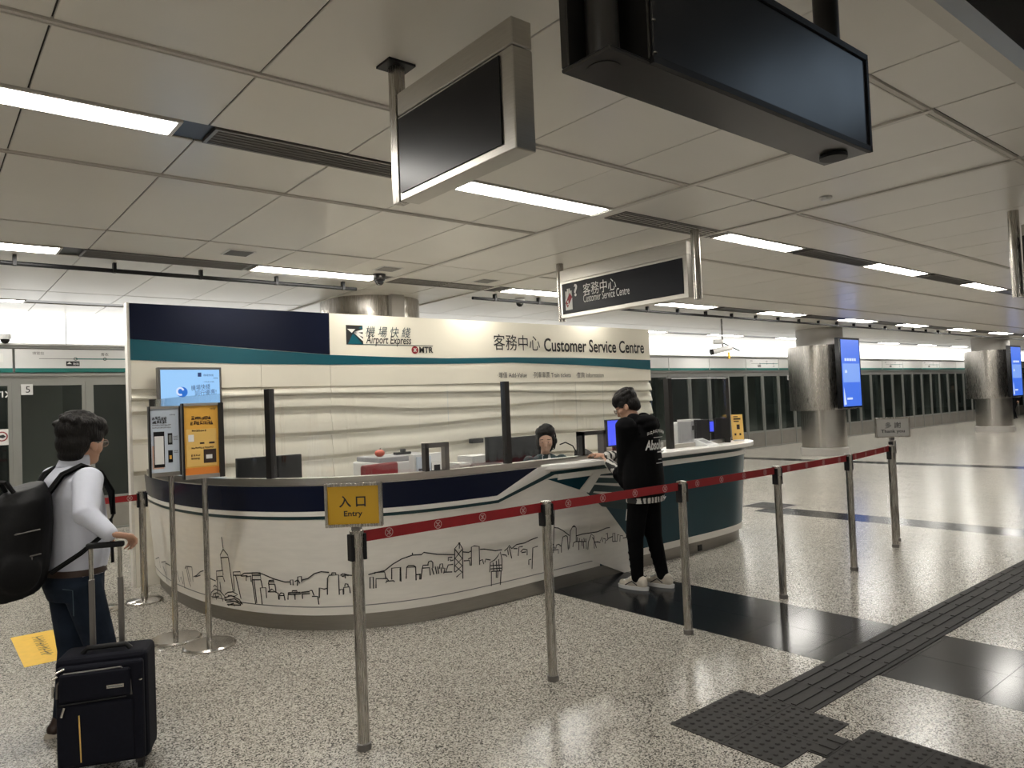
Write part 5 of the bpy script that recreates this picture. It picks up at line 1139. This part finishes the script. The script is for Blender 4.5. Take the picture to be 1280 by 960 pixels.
for (x, z, dx, dz) in ((-sw+.055, .345, -.012, -.04), (-sw+.012, .44, 0, -.045), (-sw+.03, .485, -.022, -.012), (-sw+.06, .515, -.035, -.015)): MB().tube([(x, -.057, z), (x+dx, -.06, z+dz)], .006, 8).build('zip_pull', 'chrome', sc)
MB().box(sw-.155, sw-.085, -.060, -.053, .405, .42).build('badge', 'chrome', sc); MB().box(sw-.15, sw-.09, -.0615, -.059, .409, .416).build('badge_print', 'inkgrey', sc)
MB().lathe((sw-.022, -.037, .42), [(.008, 0), (.008, .006)], 10).build('rivet', 'chrome', sc)
MB().tube([(-.09, .06, shh), (-.07, .06, shh+.022), (.09, .06, shh+.022), (.11, .06, shh)], .012, 10).build('top_handle', 'black', sc, smooth=True)
hz = (h1[2]+h2[2])/2
for x in (h1[0]+.018, h2[0]-.012):
    MB().box(x-.012, x+.012, .17, .19, shh-.02, hz-.15).build('handle_tube', 'greymetal', sc, bevel=.003, segs=1); MB().box(x-.009, x+.009, .172, .188, hz-.16, hz).build('handle_tube', 'steel', sc, bevel=.003, segs=1)
MB().box(h1[0], h2[0]+.008, .163, .197, hz-.006, hz+.020).build('handle_grip', 'black', sc, bevel=.009, segs=3)
for x in (-.15, .15):
    for y in (.03, .18): MB().tube([(x-.012, y, .025), (x+.012, y, .025)], .025, 16).build('wheel', 'black', sc); MB().box(x-.02, x+.02, y-.02, y+.02, .03, .06).build('wheel_fork', 'darkmetal', sc)

# ---- customer at the counter (seen from behind his left side)
CO, CA = (4.80, 4.12, 0), math.radians(100)
cu_ = thing('person', 'young man in a black printed hoodie and black trousers leaning on the counter', 'person', CO, CA, local=True); cu_.scale = (.975,)*3
HC = V(.13, 0, 1.585); HR = Matrix.Rotation(math.radians(16), 3, 'Z')@Matrix.Rotation(math.radians(28), 3, 'Y')
ft1, ft2 = V(.05, .09, .08), V(-.09, -.10, .08)
hand1, hand2 = wl(CO, CA, at(752, 572, 'y', 4.53))/.975, wl(CO, CA, at(743, 568, 'y', 4.55))/.975
hand1[2] = 1.135; hand2[2] = 1.145
shL, shR = V(.03, .20, 1.40), V(.03, -.20, 1.40)
elL = wl(CO, CA, at(784, 600, 'y', 4.22))/.975; elR = V(.16, -.22, 1.12)
wL = hand1+(elL-hand1)*.30; wR = hand2+(elR-hand2)*.28
body = MB(); head(body, HC, 1.04, HR); body.cap(V(.03, 0, 1.40), V(.09, 0, 1.52), .06, .055)
body.loft([(V(0, 0, .84), V(.11, 0, 0), V(0, .15, 0)), (V(.01, 0, 1.1), V(.11, 0, 0), V(0, .15, 0)), (V(.03, 0, 1.36), V(.1, 0, 0), V(0, .17, 0)), (V(.03, 0, 1.43), V(.06, 0, 0), V(0, .1, 0))])
for s_, e_, w_, h_, sd in ((shL, elL, wL, hand1, -1), (shR, elR, wR, hand2, 1)):
    body.cap(s_, e_, .05, .042); body.cap(e_, w_, .04, .028); hand_open(body, w_, h_-w_+V(0, 0, .02), V(0, 0, -1), V(.2, sd, .1), 1.0, .7)
for sy, ft in ((1, ft1), (-1, ft2)):
    hp = V(0, sy*.09, .85); kn = (hp+ft)/2+V(.03, 0, .02); body.cap(hp, kn, .075, .055); body.cap(kn, ft, .05, .036)
remesh(body, 'body', 'skin', cu_, .007, 3)
eyes(cu_, HC, HR, 1.04); glasses(cu_, HC, HR, 1.04); hair_cap(cu_, HC, HR, 1.03)
ho = MB()
ho.loft([(V(-.01, 0, .80), V(.155, 0, 0), V(0, .215, 0)), (V(0, 0, .95), V(.165, 0, 0), V(0, .225, 0)), (V(.005, 0, 1.15), V(.155, 0, 0), V(0, .22, 0)), (V(.01, 0, 1.32), V(.14, 0, 0), V(0, .215, 0)), (V(.03, 0, 1.41), V(.115, 0, 0), V(0, .185, 0)), (V(.05, 0, 1.465), V(.085, 0, 0), V(0, .105, 0))], 28)
for s_, e_, w_ in ((shL, elL, wL), (shR, elR, wR)):
    ho.cap(s_, e_, .098, .085); ho.cap(e_, e_+(w_-e_)*.35, .082, .075)
    for k in range(3): q = s_+(e_-s_)*(.45+.2*k); ho.ell(q, (.09, .09, .018))
ho.ell(V(-.045, 0, 1.455), (.095, .125, .055)); ho.ell(V(-.085, 0, 1.41), (.07, .105, .06)); ho.ell(V(.02, .085, 1.475), (.07, .035, .05)); ho.ell(V(.02, -.085, 1.475), (.07, .035, .05))
hood = remesh(ho, 'hoodie', 'hoodie', cu_, .009, 4)
cf = MB()
for e_, w_ in ((elL, wL), (elR, wR)): cf.cap(e_+(w_-e_)*.4, w_+(e_-w_)*.02, .06, .046)
remesh(cf, 'shirt_cuffs', 'plaid', cu_, .008, 2)
MB().loft([(V(-.01, 0, .755), V(.150, 0, 0), V(0, .205, 0)), (V(-.01, 0, .81), V(.152, 0, 0), V(0, .208, 0))], 36).build('shirt_hem', 'plaid', cu_, smooth=True)
tr = MB(); tr.loft([(V(0, 0, .76), V(.12, 0, 0), V(0, .165, 0)), (V(-.01, 0, .84), V(.13, 0, 0), V(0, .165, 0)), (V(0, 0, .95), V(.12, 0, 0), V(0, .16, 0))])
for sy, ft in ((1, ft1), (-1, ft2)):
    hp = V(0, sy*.09, .82); kn = (hp+ft)/2+V(.03, 0, .02); tr.cap(hp, kn, .108, .082); tr.cap(kn, ft+V(0, 0, .02), .08, .055)
    for k in range(4): q = kn+(ft-kn)*(.4+.15*k); tr.ell(q+V(.008, 0, 0), (.067-.005*k, .067-.005*k, .015))
tro = remesh(tr, 'trousers', 'trouser', cu_, .009, 3)
MB().tube([V(.075, .172, .70), V(.10, .155, .60)], .0035, 6).build('zip', 'whiteink', tro)
for sy, ft in ((1, ft1), (-1, ft2)):
    so = MB(); so.cap(ft+V(-.05, 0, -.025), ft+V(.15, 0, -.042), .045, .034); so.cap(ft+V(-.03, 0, .0), ft+V(.05, 0, -.01), .046, .042); so.cap(ft+V(-.06, 0, .005), ft+V(-.05, 0, -.02), .03, .04); s1 = remesh(so, 'shoe', 'shoe', cu_, .006, 2)
    MB().loft([(ft+V(.045, 0, -.08), V(.15, 0, 0), V(0, .048, 0)), (ft+V(.045, 0, -.05), V(.155, 0, 0), V(0, .05, 0))], 28).build('sole', 'whiteplastic', cu_, smooth=True)
    for k in range(4): MB().tube([ft+V(.055+k*.022, -.03, .022-k*.011), ft+V(.06+k*.022, .03, .022-k*.011)], .004, 6).build('lace', 'whiteplastic', s1)
    for q in (-1, 1): MB().tube([ft+V(.10, q*.043, -.045), ft+V(.03, q*.049, -.005), ft+V(-.02, q*.047, -.035)], .005, 6).build('side_stripe', 'ink', s1)
# hoodie back print follows the back
def backw(z0, y0):
    def f(uv):   # uv metres, x to the right when seen from behind = -y local
        y = y0-uv[0]; z = z0+uv[1]; xe = -.012-math.sqrt(max(.0001, 1-(y/.23)**2))*.158
        return V(min(xe, -.02)-.006, y, z)
    return f
text('Absolute', hood, (0, 0, 0), EX, EZ, 'whiteink', w=.25, h=.085, shear=.25, bold=.03, warp=backw(1.205, .165), name='back_print')
def bk(pts, w):
    f = backw(0, 0); P = [f((-y, z)) for y, z in pts]; return P
mb = MB()
for k in range(9):
    y = .14-k*.03; z = 1.33+.02*math.sin(math.pi*k/8); hh = .024
    P = bk([(y, z), (y, z+hh), (y-.016, z+hh)], .007); mb.ribbon(P, .007, V(-1, 0, 0)); P = bk([(y, z+.011), (y-.016, z+.011), (y-.016, z+(.0 if k % 2 else .02))], .007); mb.ribbon(P, .007, V(-1, 0, 0))
for z, a, b in ((1.185, .04, -.09), (1.12, .03, -.02), (1.09, .06, -.1), (1.31, .08, -.06)):
    P = bk([(a+(b-a)*k/6, z) for k in range(7)], .006); mb.ribbon(P, .012 if z > 1.18 and z < 1.2 else .005, V(-1, 0, 0))
mb.build('back_print_lines', 'whiteink', hood)
MB().tube([V(-.165, -.03, .80), V(-.17, -.05, .775), V(-.165, -.08, .79)], .004, 6).build('drawcord', 'whiteplastic', hood)
# papers under the customer's hands
hw = at(738, 574, 'y', 4.54); t = thing('paper_slip', 'white paper slip under the customer\'s hands on the ledge', 'paper', (hw[0], 4.54, 1.086)); MB().box(hw[0]-.12, hw[0]+.06, 4.48, 4.575, 1.0865, 1.089).build('sheet', 'paper', t)

# ---- seated clerk behind the glass
p = at(687, 548, 'y', 5.35); KO = (p[0]+.02, 5.45, 0); KA = math.radians(238)
chair(KO[0], KO[1]+.05, KA-math.pi/2, 'dark office chair under the seated clerk', 'black', 1.0)
ck = thing('person', 'seated clerk in a dark uniform with a headset, looking down behind the glass', 'person', KO, KA, local=True)
HC = V(.09, 0, 1.235); HR = Matrix.Rotation(math.radians(-14), 3, 'Z')@Matrix.Rotation(math.radians(14), 3, 'Y')
body = MB(); head(body, HC, .96, HR); body.cap(V(.0, 0, 1.06), V(.05, 0, 1.17), .05, .046)
body.loft([(V(0, 0, .60), V(.11, 0, 0), V(0, .16, 0)), (V(0, 0, .8), V(.095, 0, 0), V(0, .13, 0)), (V(0, 0, 1.0), V(.09, 0, 0), V(0, .15, 0)), (V(0, 0, 1.07), V(.05, 0, 0), V(0, .08, 0))])
aL, aR = V(.01, .165, 1.02), V(.01, -.165, 1.02); kL, kR = V(.10, .22, .80), V(.10, -.22, .80); qL, qR = V(.32, .12, .80), V(.32, -.10, .80)
for a, k, q, sd in ((aL, kL, qL, -1), (aR, kR, qR, 1)): body.cap(a, k, .042, .036); body.cap(k, q, .034, .025); hand_open(body, q, V(1, -.1*sd, -.05), V(0, 0, -1), V(0, sd, 0), .92, .6)
for sy in (1, -1): body.cap(V(.0, sy*.09, .64), V(.36, sy*.10, .60), .08, .06); body.cap(V(.36, sy*.10, .58), V(.34, sy*.10, .10), .05, .036)
remesh(body, 'body', 'skin2', ck, .007, 3); eyes(ck, HC, HR, .96)
h_ = hair_cap(ck, HC+V(-.013, 0, .004), HR, .99, fringe=False, long=True)
un = MB(); un.loft([(V(0, 0, .60), V(.13, 0, 0), V(0, .18, 0)), (V(0, 0, .8), V(.12, 0, 0), V(0, .155, 0)), (V(0, 0, .98), V(.115, 0, 0), V(0, .175, 0)), (V(0, 0, 1.06), V(.085, 0, 0), V(0, .13, 0)), (V(.01, 0, 1.095), V(.06, 0, 0), V(0, .065, 0))])
for a, k, q in ((aL, kL, qL), (aR, kR, qR)): un.cap(a, k, .066, .055); un.cap(k, q, .052, .042)
remesh(un, 'jacket', 'uniform', ck, .009, 4)
MB().add([V(.115, .045, 1.0), V(.118, 0, .90), V(.115, -.045, 1.0), V(.068, -.04, 1.095), V(.075, 0, 1.075), V(.068, .04, 1.095)], [(0, 1, 4, 5), (1, 2, 3, 4)]).build('blouse_front', 'whiteplastic', ck)
tr = MB()
for sy in (1, -1): tr.cap(V(.0, sy*.09, .65), V(.36, sy*.10, .61), .10, .08); tr.cap(V(.36, sy*.10, .59), V(.34, sy*.10, .13), .075, .055)
remesh(tr, 'trousers', 'uniform', ck, .01, 3)
for sy in (1, -1): so = MB(); so.cap(V(.30, sy*.10, .045), V(.46, sy*.10, .035), .042, .033); remesh(so, 'shoe', 'black', ck, .008, 2)
mb = MB(); mb.tube([Vector(HC)+HR@Vector((-.01, .098*math.cos(t), .02+.13*math.sin(t))) for t in np.linspace(0, math.pi, 14)], .007, 8); mb.ell(Vector(HC)+HR@Vector((0, .098, -.01)), (.026, .014, .03), HR, 12, 8)
mb.tube([Vector(HC)+HR@Vector((0, .10, -.02)), Vector(HC)+HR@Vector((.07, .085, -.07)), Vector(HC)+HR@Vector((.11, .04, -.075))], .004, 6); mb.build('headset', 'black', ck, smooth=True)
# ---- far passer-by beyond the farther column
FO = (43.5, 12.0-.4, 0); q = at(1268, 516, 'z', 0); r_ = 40/np.hypot(q[0], q[1]); FO = (q[0]*r_, q[1]*r_, 0)
fp = thing('person', 'distant passer-by in dark clothes half hidden behind the farther column screen', 'person', FO, math.radians(160), local=True)
fb = MB(); head(fb, V(.02, 0, 1.58)); fb.cap(V(0, 0, 1.36), V(0, 0, 1.5), .055, .052)
for sy, ft in ((1, V(.2, .08, .07)), (-1, V(-.2, -.08, .09))): hp = V(0, sy*.085, .85); kn = (hp+ft)/2+V(.05, 0, 0); fb.cap(hp, kn, .075, .055); fb.cap(kn, ft, .05, .04)
fb.loft([(V(0, 0, .82), V(.1, 0, 0), V(0, .15, 0)), (V(0, 0, 1.36), V(.1, 0, 0), V(0, .17, 0))])
for sy in (1, -1): s_, e_ = V(0, sy*.2, 1.36), V(-.03*sy, sy*.25, 1.1); w_ = e_+V(.08, 0, -.24); fb.cap(s_, e_, .045, .04); fb.cap(e_, w_, .036, .028); hand_open(fb, w_, V(.1, 0, -1), V(0, -sy, 0), V(1, 0, 0))
remesh(fb, 'body', 'skin', fp, .014, 2)
fc = MB(); fc.loft([(V(0, 0, .72), V(.14, 0, 0), V(0, .19, 0)), (V(0, 0, 1.2), V(.13, 0, 0), V(0, .19, 0)), (V(0, 0, 1.42), V(.08, 0, 0), V(0, .12, 0))])
for sy in (1, -1): s_, e_ = V(0, sy*.2, 1.36), V(-.03*sy, sy*.25, 1.1); w_ = e_+V(.08, 0, -.24); fc.cap(s_, e_, .07, .06); fc.cap(e_, w_, .058, .045)
remesh(fc, 'coat', 'hoodie', fp, .014, 2)
ft_ = MB()
for sy, ft in ((1, V(.2, .08, .07)), (-1, V(-.2, -.08, .09))): hp = V(0, sy*.085, .82); kn = (hp+ft)/2+V(.05, 0, 0); ft_.cap(hp, kn, .10, .075); ft_.cap(kn, ft, .07, .05)
remesh(ft_, 'trousers', 'trouser', fp, .014, 2)
for ft in (V(.2, .08, .07), V(-.2, -.08, .09)): s_ = MB(); s_.cap(ft+V(-.04, 0, -.03), ft+V(.14, 0, -.035), .042, .034); remesh(s_, 'shoe', 'black', fp, .012, 2)
hair_cap(fp, V(.02, 0, 1.58), Matrix.Identity(3), 1.0, vox=.014)
